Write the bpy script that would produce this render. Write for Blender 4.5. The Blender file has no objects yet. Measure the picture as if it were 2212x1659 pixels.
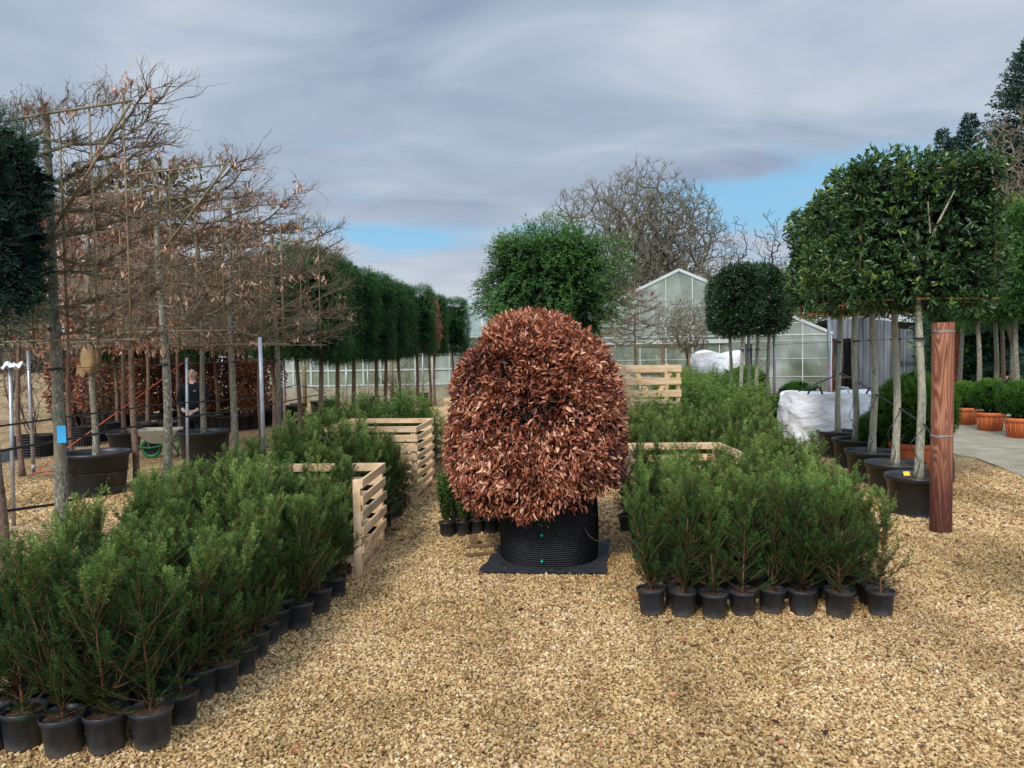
import bpy, math, random
import numpy as np
from mathutils import Vector, Matrix, noise
R = math.radians
sc = bpy.context.scene
COL = sc.collection
random.seed(3)

# ------------------------------------------------------------------ camera
F, CX, CY, H = 1613.0, 1106.0, 829.5, 2.0
PITCH, ROLL = R(2.57), 0.0136
cam = bpy.data.objects.new('camera', bpy.data.cameras.new('camera'))
COL.objects.link(cam); sc.camera = cam
RM = Matrix.Rotation(R(90) - PITCH, 4, 'X') @ Matrix.Rotation(-ROLL, 4, 'Z')
cam.matrix_world = Matrix.Translation((0, 0, H)) @ RM
cam.data.sensor_width = 36; cam.data.lens = 36 * F / 2212
cam.data.clip_end = 2000; cam.data.clip_start = 0.05
def ray(px, py):
    return (RM @ Vector(((px - CX) / F, -(py - CY) / F, -1)).to_4d()).to_3d()
def G(px, py, z=0.0):
    d = ray(px, py); t = (z - H) / d.z
    return Vector((d.x * t, d.y * t, z))
def P(px, py, Y):
    d = ray(px, py); t = Y / d.y
    return Vector((d.x * t, Y, H + d.z * t))
def GX(px, Y, z=1.0):          # ground point at depth Y seen at column px (measured at height z)
    y = 757.0
    for _ in range(4):
        p = P(px, y, Y); y += (p.z - z) * F / Y
    return Vector((p.x, Y, 0))

# ------------------------------------------------------------------ materials
def new_mat(name):
    m = bpy.data.materials.new(name); m.use_nodes = True
    nt = m.node_tree; b = nt.nodes['Principled BSDF']
    return m, nt, b
def N(nt, typ, **kw):
    n = nt.nodes.new(typ)
    for k, v in kw.items():
        if k.startswith('i_'):
            n.inputs[k[2:].replace('_', ' ')].default_value = v
        else: setattr(n, k, v)
    return n
def ramp(nt, stops, fac=None, interp='LINEAR'):
    r = nt.nodes.new('ShaderNodeValToRGB'); cr = r.color_ramp; cr.interpolation = interp
    while len(cr.elements) < len(stops): cr.elements.new(0.5)
    for e, (p, c) in zip(cr.elements, stops):
        e.position = p; e.color = (*c, 1)
    if fac is not None: nt.links.new(fac, r.inputs[0])
    return r
def math_n(nt, op, a, b=None, clamp=False):
    n = nt.nodes.new('ShaderNodeMath'); n.operation = op; n.use_clamp = clamp
    for i, v in enumerate((a, b)):
        if v is None: continue
        if isinstance(v, (int, float)): n.inputs[i].default_value = v
        else: nt.links.new(v, n.inputs[i])
    return n.outputs[0]
def mixc(nt, fac, a, b, mode='MIX'):
    n = nt.nodes.new('ShaderNodeMix'); n.data_type = 'RGBA'; n.blend_type = mode
    for s, v in ((n.inputs[0], fac), (n.inputs[6], a), (n.inputs[7], b)):
        if isinstance(v, (int, float)): s.default_value = v
        elif isinstance(v, tuple): s.default_value = (*v, 1)
        else: nt.links.new(v, s)
    return n.outputs[2]
def obj_coord(nt, scale=(1, 1, 1), random_shift=True):
    tc = nt.nodes.new('ShaderNodeTexCoord'); mp = nt.nodes.new('ShaderNodeMapping')
    mp.inputs['Scale'].default_value = scale
    nt.links.new(tc.outputs['Object'], mp.inputs[0])
    if random_shift:
        oi = nt.nodes.new('ShaderNodeObjectInfo'); 
        v = nt.nodes.new('ShaderNodeVectorMath'); v.operation = 'MULTIPLY_ADD'
        nt.links.new(oi.outputs['Random'], v.inputs[0]); v.inputs[1].default_value = (37, 91, 53)
        nt.links.new(mp.outputs[0], v.inputs[2]); return v.outputs[0]
    return mp.outputs[0]

def foliage_mat(name, stops, rough=0.5, hue_var=0.0, spec=0.4, trans=0.12, ov=.16):
    m, nt, b = new_mat(name)
    at = N(nt, 'ShaderNodeAttribute', attribute_name='v')
    oi = N(nt, 'ShaderNodeObjectInfo')
    f = math_n(nt, 'ADD', at.outputs['Fac'], math_n(nt, 'MULTIPLY', math_n(nt, 'SUBTRACT', oi.outputs['Random'], 0.5), ov))
    tc = N(nt, 'ShaderNodeTexCoord')
    nz = N(nt, 'ShaderNodeTexNoise', i_Scale=3.5, i_Detail=3.0); nt.links.new(tc.outputs['Object'], nz.inputs['Vector'])
    f = math_n(nt, 'ADD', f, math_n(nt, 'MULTIPLY', math_n(nt, 'SUBTRACT', nz.outputs['Fac'], 0.5), 0.5), True)
    r = ramp(nt, stops, f)
    nt.links.new(r.outputs[0], b.inputs['Base Color'])
    b.inputs['Roughness'].default_value = rough; b.inputs['Specular IOR Level'].default_value = spec
    if trans > 0:
        out = nt.nodes['Material Output']; t = N(nt, 'ShaderNodeBsdfTranslucent'); nt.links.new(r.outputs[0], t.inputs[0])
        mx = N(nt, 'ShaderNodeMixShader'); mx.inputs[0].default_value = trans
        nt.links.new(b.outputs[0], mx.inputs[1]); nt.links.new(t.outputs[0], mx.inputs[2]); nt.links.new(mx.outputs[0], out.inputs[0])
    return m
def noise_mat(name, stops, scale=5, detail=5, stretch=(1, 1, 1), rough=0.7, spec=0.3, bump=0.0, bdist=0.01, metallic=0, shift=True, rough_n=0.6):
    m, nt, b = new_mat(name)
    co = obj_coord(nt, stretch, shift)
    nz = N(nt, 'ShaderNodeTexNoise', i_Scale=scale, i_Detail=detail, i_Roughness=rough_n); nt.links.new(co, nz.inputs['Vector'])
    r = ramp(nt, stops, nz.outputs['Fac']); nt.links.new(r.outputs[0], b.inputs['Base Color'])
    b.inputs['Roughness'].default_value = rough; b.inputs['Specular IOR Level'].default_value = spec; b.inputs['Metallic'].default_value = metallic
    if bump:
        bp = N(nt, 'ShaderNodeBump', i_Strength=bump, i_Distance=bdist); nt.links.new(nz.outputs['Fac'], bp.inputs['Height']); nt.links.new(bp.outputs[0], b.inputs['Normal'])
    return m
def bark_mat(name, base, lichen, dark, scale=22):
    m, nt, b = new_mat(name)
    co = obj_coord(nt, (1, 1, .45))
    n1 = N(nt, 'ShaderNodeTexNoise', i_Scale=scale, i_Detail=6.0, i_Roughness=.7); nt.links.new(co, n1.inputs['Vector'])
    n2 = N(nt, 'ShaderNodeTexNoise', i_Scale=scale * 2.6, i_Detail=3.0); nt.links.new(co, n2.inputs['Vector'])
    n3 = N(nt, 'ShaderNodeTexNoise', i_Scale=2.5, i_Detail=3.0); nt.links.new(co, n3.inputs['Vector'])
    r = ramp(nt, [(.3, dark), (.5, base), (.75, tuple(c * 1.3 for c in base))], n1.outputs['Fac'])
    k = ramp(nt, [(.52, (0, 0, 0)), (.62, (1, 1, 1))], n2.outputs['Fac'])
    k2 = ramp(nt, [(.35, (.15, .15, .15)), (.6, (1, 1, 1))], n3.outputs['Fac'])
    c = mixc(nt, math_n(nt, 'MULTIPLY', k.outputs[0], k2.outputs[0]), r.outputs[0], lichen)
    nt.links.new(c, b.inputs['Base Color']); b.inputs['Roughness'].default_value = .85
    bp = N(nt, 'ShaderNodeBump', i_Strength=.5, i_Distance=.006); nt.links.new(n1.outputs['Fac'], bp.inputs['Height']); nt.links.new(bp.outputs[0], b.inputs['Normal'])
    return m
def wood_mat(name, c1, c2, c3, axis=0, rough=.65, bump=.25):
    m, nt, b = new_mat(name)
    s = [14, 14, 14]; s[axis] = 1.1
    co = obj_coord(nt, tuple(s))
    n1 = N(nt, 'ShaderNodeTexNoise', i_Scale=1.6, i_Detail=5.0, i_Distortion=1.2); nt.links.new(co, n1.inputs['Vector'])
    at = N(nt, 'ShaderNodeAttribute', attribute_name='v')
    r = ramp(nt, [(.28, c3), (.45, c1), (.7, c2)], n1.outputs['Fac'])
    n4 = N(nt, 'ShaderNodeTexNoise', i_Scale=1.0, i_Detail=4.0); nt.links.new(obj_coord(nt, (4, 4, 4)), n4.inputs['Vector'])
    st = ramp(nt, [(.3, (.72, .68, .62)), (.5, (1, 1, 1))], n4.outputs['Fac'])
    c = mixc(nt, 1.0, r.outputs[0], st.outputs[0], 'MULTIPLY')
    g = ramp(nt, [(0, (.68, .72, .8)), (.25, (.9, .9, .92)), (.5, (1, 1, 1)), (1, (1.1, 1.04, .95))], at.outputs['Fac'])
    c = mixc(nt, 1.0, c, g.outputs[0], 'MULTIPLY')
    nt.links.new(c, b.inputs['Base Color']); b.inputs['Roughness'].default_value = rough
    bp = N(nt, 'ShaderNodeBump', i_Strength=bump, i_Distance=.004); nt.links.new(n1.outputs['Fac'], bp.inputs['Height']); nt.links.new(bp.outputs[0], b.inputs['Normal'])
    return m

M = {}
M['yew'] = foliage_mat('yew_needles', [(0, (.004, .012, .004)), (.22, (.012, .040, .010)), (.46, (.026, .076, .017)), (.70, (.064, .135, .026)), (.88, (.135, .225, .045)), (1, (.26, .36, .09))], .6, spec=.22, trans=.2, ov=.26)
M['ball'] = foliage_mat('ball_needles', [(0, (.010, .030, .006)), (.3, (.042, .115, .018)), (.6, (.10, .22, .032)), (1, (.21, .36, .06))], .6, spec=.2, trans=.2)
M['yewdark'] = foliage_mat('dark_yew_needles', [(0, (.006, .018, .009)), (.35, (.022, .064, .024)), (.7, (.064, .150, .042)), (1, (.13, .24, .06))], .65, spec=.15, trans=.12)
M['fir'] = foliage_mat('blue_green_needles', [(0, (.008, .020, .016)), (.4, (.030, .075, .055)), (1, (.12, .20, .14))], .7, spec=.15, trans=.12)
M['ley'] = foliage_mat('cypress_fronds', [(0, (.008, .024, .009)), (.32, (.028, .088, .022)), (.6, (.085, .20, .042)), (1, (.20, .35, .08))], .55, trans=.15)
M['box'] = foliage_mat('box_leaves', [(0, (.01, .035, .008)), (.4, (.03, .10, .015)), (.8, (.085, .20, .025)), (1, (.18, .28, .05))], .4, trans=.2)
M['laurel'] = foliage_mat('evergreen_leaves', [(0, (.008, .020, .008)), (.32, (.034, .085, .024)), (.6, (.085, .165, .040)), (.88, (.17, .24, .045)), (1, (.30, .36, .07))], .35, spec=.5, trans=.15)
M['bay'] = foliage_mat('small_glossy_leaves', [(0, (.008, .022, .008)), (.5, (.022, .062, .016)), (.85, (.055, .12, .026)), (1, (.09, .16, .05))], .35, spec=.55, trans=.1)
M['beech'] = foliage_mat('dead_beech_leaves', [(0, (.04, .012, .009)), (.3, (.115, .032, .019)), (.50, (.27, .072, .034)), (.74, (.50, .175, .088)), (1, (.80, .45, .28))], .36, spec=.5, trans=.12)
M['palebeech'] = foliage_mat('pale_dead_leaves', [(0, (.16, .08, .05)), (.4, (.42, .22, .15)), (.75, (.68, .42, .30)), (1, (.80, .58, .42))], .6, trans=.2)
M['redbeech'] = foliage_mat('red_brown_dead_leaves', [(0, (.10, .035, .02)), (.4, (.32, .115, .06)), (.75, (.52, .23, .13)), (1, (.70, .42, .28))], .5, trans=.15)
M['olive'] = foliage_mat('olive_leaves', [(0, (.03, .03, .01)), (.5, (.11, .10, .03)), (1, (.24, .20, .07))], .4, trans=.15)
M['lime'] = foliage_mat('yellow_green_leaves', [(0, (.04, .06, .012)), (.5, (.14, .19, .04)), (1, (.32, .38, .09))], .5, trans=.2)
M['moor'] = foliage_mat('far_wood', [(0, (.03, .028, .02)), (.5, (.06, .055, .035)), (1, (.10, .09, .05))], .9, trans=0)
M['stem'] = noise_mat('yew_stem', [(.3, (.08, .035, .02)), (.7, (.22, .11, .06))], 30, rough=.8)
M['bark'] = bark_mat('lichen_bark', (.17, .145, .10), (.42, .43, .36), (.07, .055, .038))
M['palebark'] = bark_mat('pale_smooth_bark', (.33, .31, .23), (.50, .49, .38), (.15, .13, .08))
M['redbark'] = bark_mat('red_brown_bark', (.17, .10, .07), (.26, .20, .14), (.06, .035, .024))
M['twig'] = noise_mat('twig_bark', [(.3, (.11, .085, .06)), (.7, (.27, .22, .155))], 12, rough=.85)
M['darktwig'] = noise_mat('dark_twig_bark', [(.3, (.035, .027, .022)), (.7, (.10, .078, .055))], 12, rough=.85)
M['oak'] = noise_mat('oak_bark', [(.3, (.085, .075, .055)), (.7, (.20, .18, .125))], 3, rough=.9)
M['cane'] = noise_mat('bamboo', [(.3, (.15, .115, .065)), (.7, (.31, .25, .155))], 8, rough=.7)
M['orangecane'] = noise_mat('warm_bamboo', [(.3, (.30, .13, .055)), (.7, (.55, .30, .14))], 8, rough=.5)
M['pot'] = noise_mat('black_plastic', [(.3, (.010, .014, .021)), (.75, (.034, .043, .058))], 9, rough=.42, spec=.5, bump=.08)
def dusty(name):
    m = M[name]; nt = m.node_tree; b = nt.nodes['Principled BSDF']; src = b.inputs['Base Color'].links[0].from_socket
    tc = N(nt, 'ShaderNodeTexCoord'); sx = N(nt, 'ShaderNodeSeparateXYZ'); nt.links.new(tc.outputs['Object'], sx.inputs[0])
    n = N(nt, 'ShaderNodeTexNoise', i_Scale=14.0, i_Detail=6.0, i_Roughness=.7); nt.links.new(obj_coord(nt), n.inputs['Vector'])
    z = math_n(nt, 'SUBTRACT', math_n(nt, 'MULTIPLY', n.outputs['Fac'], 1.3), math_n(nt, 'MULTIPLY', sx.outputs[2], 7.0))
    f = ramp(nt, [(.25, (.04,) * 3), (.62, (.45,) * 3)], z)
    nt.links.new(mixc(nt, f.outputs[0], src, (.17, .145, .105)), b.inputs['Base Color'])
    nt.links.new(math_n(nt, 'ADD', math_n(nt, 'MULTIPLY', f.outputs[0], .6), .38), b.inputs['Roughness'])
dusty('pot')
M['bigpot'] = noise_mat('dull_black_plastic', [(.3, (.008, .010, .013)), (.75, (.026, .030, .036))], 5, rough=.4, spec=.5)
dusty('bigpot')
M['airpot'] = noise_mat('glossy_black_plastic', [(.3, (.003, .004, .006)), (.75, (.007, .008, .012))], 5, rough=.42, spec=.35)
M['soil'] = noise_mat('potting_compost', [(.25, (.018, .010, .007)), (.45, (.065, .035, .022)), (.58, (.13, .08, .045)), (.68, (.34, .28, .17))], 60, 6, rough=.95, bump=1, bdist=.02, rough_n=.75)
M['terra'] = noise_mat('terracotta_plastic', [(.3, (.50, .115, .035)), (.7, (.66, .19, .07))], 4, rough=.5)
M['pine'] = wood_mat('new_pine_x', (.72, .50, .29), (.86, .67, .44), (.52, .32, .16), 0)
M['piney'] = wood_mat('new_pine_y', (.72, .50, .29), (.86, .67, .44), (.52, .32, .16), 1)
M['pinez'] = wood_mat('new_pine_z', (.72, .50, .29), (.86, .67, .44), (.52, .32, .16), 2)
M['steel'] = noise_mat('galvanised_steel', [(.3, (.30, .31, .33)), (.7, (.52, .53, .55))], 6, rough=.42, metallic=.55, spec=.5)
M['wire'] = noise_mat('wire', [(.3, (.10, .10, .11)), (.7, (.20, .20, .21))], 6, rough=.4, metallic=.5)
M['hose'] = noise_mat('black_hose', [(.3, (.010, .011, .013)), (.7, (.03, .032, .036))], 6, rough=.4)
M['rope'] = noise_mat('red_rope', [(.3, (.42, .07, .04)), (.7, (.62, .15, .09))], 30, rough=.7)
M['fabric'] = noise_mat('weed_fabric', [(.3, (.014, .016, .020)), (.75, (.05, .056, .064))], 14, rough=.75, bump=.3)
M['whitebag'] = noise_mat('white_woven_plastic', [(.3, (.74, .74, .76)), (.7, (.86, .86, .87))], 3, 4, (1, 1, 2.2), rough=.5, bump=.8, bdist=.09, rough_n=.5)
M['burlap'] = noise_mat('burlap', [(.3, (.20, .12, .055)), (.7, (.40, .27, .14))], 60, rough=.95, bump=.4)
M['white'] = noise_mat('white_painted_metal', [(.3, (.40, .43, .42)), (.7, (.62, .65, .63))], 2, rough=.4)
M['greenpaint'] = noise_mat('green_paint', [(.3, (.02, .13, .05)), (.7, (.05, .24, .10))], 6, rough=.4)
M['cream'] = noise_mat('dusty_cream', [(.3, (.30, .29, .22)), (.7, (.50, .48, .38))], 4, rough=.5)
M['tyre'] = noise_mat('rubber', [(.3, (.012, .012, .012)), (.7, (.03, .03, .03))], 10, rough=.8)
M['blue'] = noise_mat('blue_tag', [(.3, (.05, .42, .80)), (.7, (.09, .52, .90))], 3, rough=.4)
M['yellow'] = noise_mat('yellow_label', [(.3, (.8, .55, .02)), (.7, (.9, .65, .05))], 3, rough=.4)
M['teal'] = noise_mat('teal_plastic', [(.3, (.01, .35, .22)), (.7, (.02, .45, .28))], 3, rough=.4)
M['rust'] = noise_mat('rusty_steel', [(.35, (.10, .025, .015)), (.55, (.30, .08, .04)), (.7, (.12, .20, .17))], 4, rough=.8)
M['brownwood'] = noise_mat('weathered_board', [(.3, (.13, .075, .04)), (.7, (.30, .19, .11))], 6, stretch=(1, 8, 8), rough=.85)
M['concrete'] = noise_mat('concrete', [(.3, (.23, .205, .14)), (.6, (.36, .325, .235)), (.8, (.44, .40, .30))], 2.2, 8, rough=.9, bump=.3, bdist=.01, shift=False)
M['skin'] = noise_mat('skin', [(.3, (.66, .43, .33)), (.7, (.78, .54, .43))], 8, rough=.5)
M['cloth'] = noise_mat('black_fleece', [(.3, (.006, .008, .013)), (.7, (.016, .02, .03))], 20, rough=.9)
M['hair'] = noise_mat('dark_hair', [(.3, (.008, .006, .006)), (.7, (.03, .022, .018))], 60, rough=.6, bump=.8)

def corr_mat():
    m, nt, b = new_mat('corrugated_sheet')
    co = obj_coord(nt, (1, 1, .25), False)
    n = N(nt, 'ShaderNodeTexNoise', i_Scale=1.6, i_Detail=6.0); nt.links.new(co, n.inputs['Vector'])
    r = ramp(nt, [(.3, (.06, .07, .085)), (.5, (.16, .175, .20)), (.7, (.30, .315, .34))], n.outputs['Fac'])
    nt.links.new(r.outputs[0], b.inputs['Base Color']); b.inputs['Roughness'].default_value = .5; b.inputs['Metallic'].default_value = .3
    return m
M['corr'] = corr_mat()
def glass_mat(name='greenhouse_glass', op=.33):
    m, nt, b = new_mat(name)
    nt.nodes.remove(b); out = nt.nodes['Material Output']
    tr = N(nt, 'ShaderNodeBsdfTransparent'); tr.inputs[0].default_value = (.80, .88, .82, 1)
    gl = N(nt, 'ShaderNodeBsdfGlossy'); gl.inputs[0].default_value = (.9, .95, .95, 1); gl.inputs['Roughness'].default_value = .12
    df = N(nt, 'ShaderNodeBsdfDiffuse')
    co = obj_coord(nt, (1, 1, .6), False)
    n = N(nt, 'ShaderNodeTexNoise', i_Scale=.8, i_Detail=6.0, i_Distortion=.6); nt.links.new(co, n.inputs['Vector'])
    r = ramp(nt, [(.3, (.20, .25, .16)), (.5, (.33, .38, .29)), (.7, (.52, .57, .54))], n.outputs['Fac']); nt.links.new(r.outputs[0], df.inputs[0])
    f = ramp(nt, [(.3, (op * .75,) * 3), (.7, (op * 1.9,) * 3)], n.outputs['Fac'])
    m1 = N(nt, 'ShaderNodeMixShader'); nt.links.new(f.outputs[0], m1.inputs[0]); nt.links.new(tr.outputs[0], m1.inputs[1]); nt.links.new(df.outputs[0], m1.inputs[2])
    fr = N(nt, 'ShaderNodeFresnel', i_IOR=1.5)
    m2 = N(nt, 'ShaderNodeMixShader'); nt.links.new(math_n(nt, 'MULTIPLY', fr.outputs[0], 1.6, True), m2.inputs[0]); nt.links.new(m1.outputs[0], m2.inputs[1]); nt.links.new(gl.outputs[0], m2.inputs[2])
    nt.links.new(m2.outputs[0], out.inputs[0])
    return m
M['glass'] = glass_mat()

GR = [(0, (.10, .052, .022)), (.17, (.27, .155, .06)), (.40, (.53, .34, .145)), (.62, (.69, .475, .23)), (.84, (.81, .61, .345)), (1, (.90, .79, .58))]
def gravel_tint(nt, col):
    # broad patches: mossy and damp areas, paler worn areas
    g = N(nt, 'ShaderNodeNewGeometry')
    n = N(nt, 'ShaderNodeTexNoise', i_Scale=.55, i_Detail=5.0); nt.links.new(g.outputs['Position'], n.inputs['Vector'])
    r = ramp(nt, [(.30, (.58, .57, .46)), (.44, (.86, .83, .74)), (.56, (1, 1, 1)), (.75, (1.06, 1.03, .96))], n.outputs['Fac'])
    n2 = N(nt, 'ShaderNodeTexNoise', i_Scale=3.5, i_Detail=4.0); nt.links.new(g.outputs['Position'], n2.inputs['Vector'])
    r2 = ramp(nt, [(.3, (.78, .76, .70)), (.55, (1, 1, 1))], n2.outputs['Fac'])
    mp = N(nt, 'ShaderNodeMapping'); mp.inputs['Scale'].default_value = (1.6, .14, 1); mp.inputs['Rotation'].default_value = (0, 0, .12); nt.links.new(g.outputs['Position'], mp.inputs[0])
    n3 = N(nt, 'ShaderNodeTexNoise', i_Scale=1.0, i_Detail=2.0); nt.links.new(mp.outputs[0], n3.inputs['Vector'])
    r3 = ramp(nt, [(.36, (.74, .72, .68)), (.50, (1, 1, 1))], n3.outputs['Fac'])
    col = mixc(nt, 1.0, col, r3.outputs[0], 'MULTIPLY')
    c = mixc(nt, 1.0, col, r.outputs[0], 'MULTIPLY')
    return mixc(nt, 1.0, c, r2.outputs[0], 'MULTIPLY')
def gravel_ground():
    m, nt, b = new_mat('gravel_ground')
    g = N(nt, 'ShaderNodeNewGeometry')
    v = N(nt, 'ShaderNodeTexVoronoi', i_Scale=44.0); nt.links.new(g.outputs['Position'], v.inputs['Vector'])
    sp = N(nt, 'ShaderNodeSeparateColor'); nt.links.new(v.outputs['Color'], sp.inputs[0])
    c = ramp(nt, GR, sp.outputs[0]).outputs[0]
    edge = ramp(nt, [(.35, (1.12, 1.12, 1.1)), (.70, (.42, .36, .28))], v.outputs['Distance'])  # crevice shade between the stones painted into the colour
    c = mixc(nt, 1.0, c, edge.outputs[0], 'MULTIPLY')
    c = gravel_tint(nt, c)
    nt.links.new(c, b.inputs['Base Color']); b.inputs['Roughness'].default_value = .8
    bp = N(nt, 'ShaderNodeBump', i_Strength=.9, i_Distance=.02); bp.invert = True
    nt.links.new(v.outputs['Distance'], bp.inputs['Height']); nt.links.new(bp.outputs[0], b.inputs['Normal'])
    return m
def stone_mat():
    m, nt, b = new_mat('gravel_stone')
    at = N(nt, 'ShaderNodeAttribute', attribute_name='v')
    c = ramp(nt, GR, at.outputs['Fac']).outputs[0]
    g = N(nt, 'ShaderNodeNewGeometry'); n = N(nt, 'ShaderNodeTexNoise', i_Scale=90.0, i_Detail=2.0); nt.links.new(g.outputs['Position'], n.inputs['Vector'])
    r = ramp(nt, [(.35, (.75, .70, .62)), (.6, (1, 1, 1))], n.outputs['Fac'])
    c = mixc(nt, 1.0, c, r.outputs[0], 'MULTIPLY')
    nt.links.new(gravel_tint(nt, c), b.inputs['Base Color']); b.inputs['Roughness'].default_value = .65
    return m
M['gravel'] = gravel_ground(); M['stone'] = stone_mat()
def post_mat():
    m, nt, b = new_mat('stained_timber')
    co = obj_coord(nt, (7, 7, .9), False)
    w = N(nt, 'ShaderNodeTexNoise', i_Scale=.62, i_Detail=1.5, i_Distortion=1.1); nt.links.new(co, w.inputs['Vector'])
    n = N(nt, 'ShaderNodeTexNoise', i_Scale=3.0, i_Detail=5.0); nt.links.new(co, n.inputs['Vector'])
    sn = math_n(nt, 'SINE', math_n(nt, 'ADD', math_n(nt, 'MULTIPLY', w.outputs['Fac'], 120.0), math_n(nt, 'MULTIPLY', n.outputs['Fac'], 2.0)))
    sn = math_n(nt, 'ADD', math_n(nt, 'MULTIPLY', sn, .5), .5)
    r = ramp(nt, [(.0, (.17, .055, .026)), (.35, (.25, .088, .044)), (.7, (.33, .13, .068)), (1, (.40, .18, .10))], sn)
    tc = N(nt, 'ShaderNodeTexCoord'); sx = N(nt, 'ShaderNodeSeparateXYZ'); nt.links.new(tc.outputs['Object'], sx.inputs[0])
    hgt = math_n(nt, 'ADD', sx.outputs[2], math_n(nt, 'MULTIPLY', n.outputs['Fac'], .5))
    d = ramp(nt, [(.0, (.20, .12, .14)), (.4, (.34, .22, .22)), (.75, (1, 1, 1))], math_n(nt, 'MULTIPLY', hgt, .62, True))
    nt.links.new(mixc(nt, 1.0, r.outputs[0], d.outputs[0], 'MULTIPLY'), b.inputs['Base Color'])
    b.inputs['Roughness'].default_value = .75
    bp = N(nt, 'ShaderNodeBump', i_Strength=.7, i_Distance=.006); nt.links.new(sn, bp.inputs['Height']); nt.links.new(bp.outputs[0], b.inputs['Normal'])
    return m
M['post'] = post_mat()

# ------------------------------------------------------------------ mesh builder
def nrm(a): return a / (np.linalg.norm(a, axis=-1, keepdims=True) + 1e-9)
class MB:
    def __init__(s): s.V = []; s.Fq = []; s.Ft = []; s.A = []; s.n = 0
    def add(s, V, F, a=0.5):
        V = np.asarray(V, dtype=np.float64).reshape(-1, 3); F = np.asarray(F, dtype=np.int64)
        s.V.append(V); (s.Fq if F.shape[1] == 4 else s.Ft).append(F + s.n)
        s.A.append(np.broadcast_to(np.asarray(a, dtype=np.float64), (len(V),)).copy()); s.n += len(V)
    def tube(s, pts, rad, sides=6, a=0.5, cap=True):
        pts = np.asarray([tuple(p) for p in pts], float); n = len(pts)
        rad = np.broadcast_to(np.asarray(rad, float), (n,))
        t = np.gradient(pts, axis=0); t = nrm(t)
        ref = np.array([0, 0, 1.0]) if abs(t[:, 2]).mean() < .8 else np.array([1.0, 0, 0])
        u = nrm(np.cross(t, ref)); w = np.cross(t, u)
        an = np.linspace(0, 2 * np.pi, sides, endpoint=False)
        ring = (pts[:, None] + rad[:, None, None] * (np.cos(an)[None, :, None] * u[:, None] + np.sin(an)[None, :, None] * w[:, None])).reshape(-1, 3)
        i = np.arange(n - 1)[:, None] * sides; j = np.arange(sides)[None]; j2 = (j + 1) % sides
        q = np.stack([i + j, i + j2, i + sides + j2, i + sides + j], -1).reshape(-1, 4)
        s.add(ring, q, a)
        if cap and sides > 3:
            for e, rev in ((0, 1), (n - 1, 0)):
                base = s.n - n * sides + e * sides if e or rev else 0
                c = s.n; s.V.append(pts[e][None]); s.A.append(np.array([float(np.mean(a))])); s.n += 1
                b0 = c - n * sides + e * sides - (0 if rev else 1)
                b0 = s._r0 + e * sides if hasattr(s, '_r0') else b0
                k = np.arange(sides); k2 = (k + 1) % sides
                f = np.stack([b0 + (k2 if rev else k), b0 + (k if rev else k2), np.full(sides, c)], -1)
                s.Ft.append(f)
    def box(s, c, d, rz=0, a=0.5, M3=None):
        c = np.asarray(tuple(c), float); d = np.asarray(d, float) / 2
        v = np.array([[x, y, z] for x in (-1, 1) for y in (-1, 1) for z in (-1, 1)], float) * d
        if M3 is not None: v = v @ np.asarray(M3).T
        elif rz: 
            cs, sn = math.cos(rz), math.sin(rz); v = v @ np.array([[cs, -sn, 0], [sn, cs, 0], [0, 0, 1]]).T
        s.add(v + c, [[0, 1, 3, 2], [4, 6, 7, 5], [0, 4, 5, 1], [2, 3, 7, 6], [0, 2, 6, 4], [1, 5, 7, 3]], a)
    def bar(s, p0, p1, w, h, a=0.5):       # rectangular bar between two points
        p0 = Vector(p0); p1 = Vector(p1); t = (p1 - p0); L = t.length; t.normalize()
        up = Vector((0, 0, 1)) if abs(t.z) < .9 else Vector((0, 1, 0))
        u = t.cross(up).normalized(); w2 = u.cross(t)
        s.box((p0 + p1) / 2, (L, w, h), M3=np.array([list(t), list(u), list(w2)]).T, a=a)
    def lathe(s, prof, segs=24, c=(0, 0, 0), a=0.5, squash=1):
        n = len(prof); an = np.linspace(0, 2 * np.pi, segs, endpoint=False)
        r = np.array([p[0] for p in prof]); z = np.array([p[1] for p in prof])
        v = np.stack([r[:, None] * np.cos(an), r[:, None] * np.sin(an) * squash, np.repeat(z[:, None], segs, 1)], -1).reshape(-1, 3) + np.array(c)
        i = np.arange(n - 1)[:, None] * segs; j = np.arange(segs)[None]; j2 = (j + 1) % segs
        s.add(v, np.stack([i + j, i + j2, i + segs + j2, i + segs + j], -1).reshape(-1, 4), a)
    def grid(s, V, a=0.5):                 # V (n,m,3)
        n, m, _ = V.shape
        i = np.arange(n - 1)[:, None] * m; j = np.arange(m - 1)[None]
        s.add(V.reshape(-1, 3), np.stack([i + j, i + j + 1, i + m + j + 1, i + m + j], -1).reshape(-1, 4), a)
    def mesh(s, name, smooth=False):
        me = bpy.data.meshes.new(name)
        if not s.V: return me
        V = np.concatenate(s.V); q = np.concatenate(s.Fq) if s.Fq else np.zeros((0, 4), int); t = np.concatenate(s.Ft) if s.Ft else np.zeros((0, 3), int)
        me.vertices.add(len(V)); me.vertices.foreach_set('co', V.astype(np.float32).ravel())
        nl = q.size + t.size; me.loops.add(nl)
        me.loops.foreach_set('vertex_index', np.concatenate([q.ravel(), t.ravel()]).astype(np.int32))
        me.polygons.add(len(q) + len(t))
        st = np.concatenate([np.arange(len(q)) * 4, q.size + np.arange(len(t)) * 3])
        me.polygons.foreach_set('loop_start', st.astype(np.int32))
        me.polygons.foreach_set('use_smooth', np.full(len(q) + len(t), bool(smooth)))
        at = me.attributes.new('v', 'FLOAT', 'POINT'); at.data.foreach_set('value', np.concatenate(s.A).astype(np.float32))
        me.update(calc_edges=True); me.validate()
        return me
_t0 = MB.tube
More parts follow.
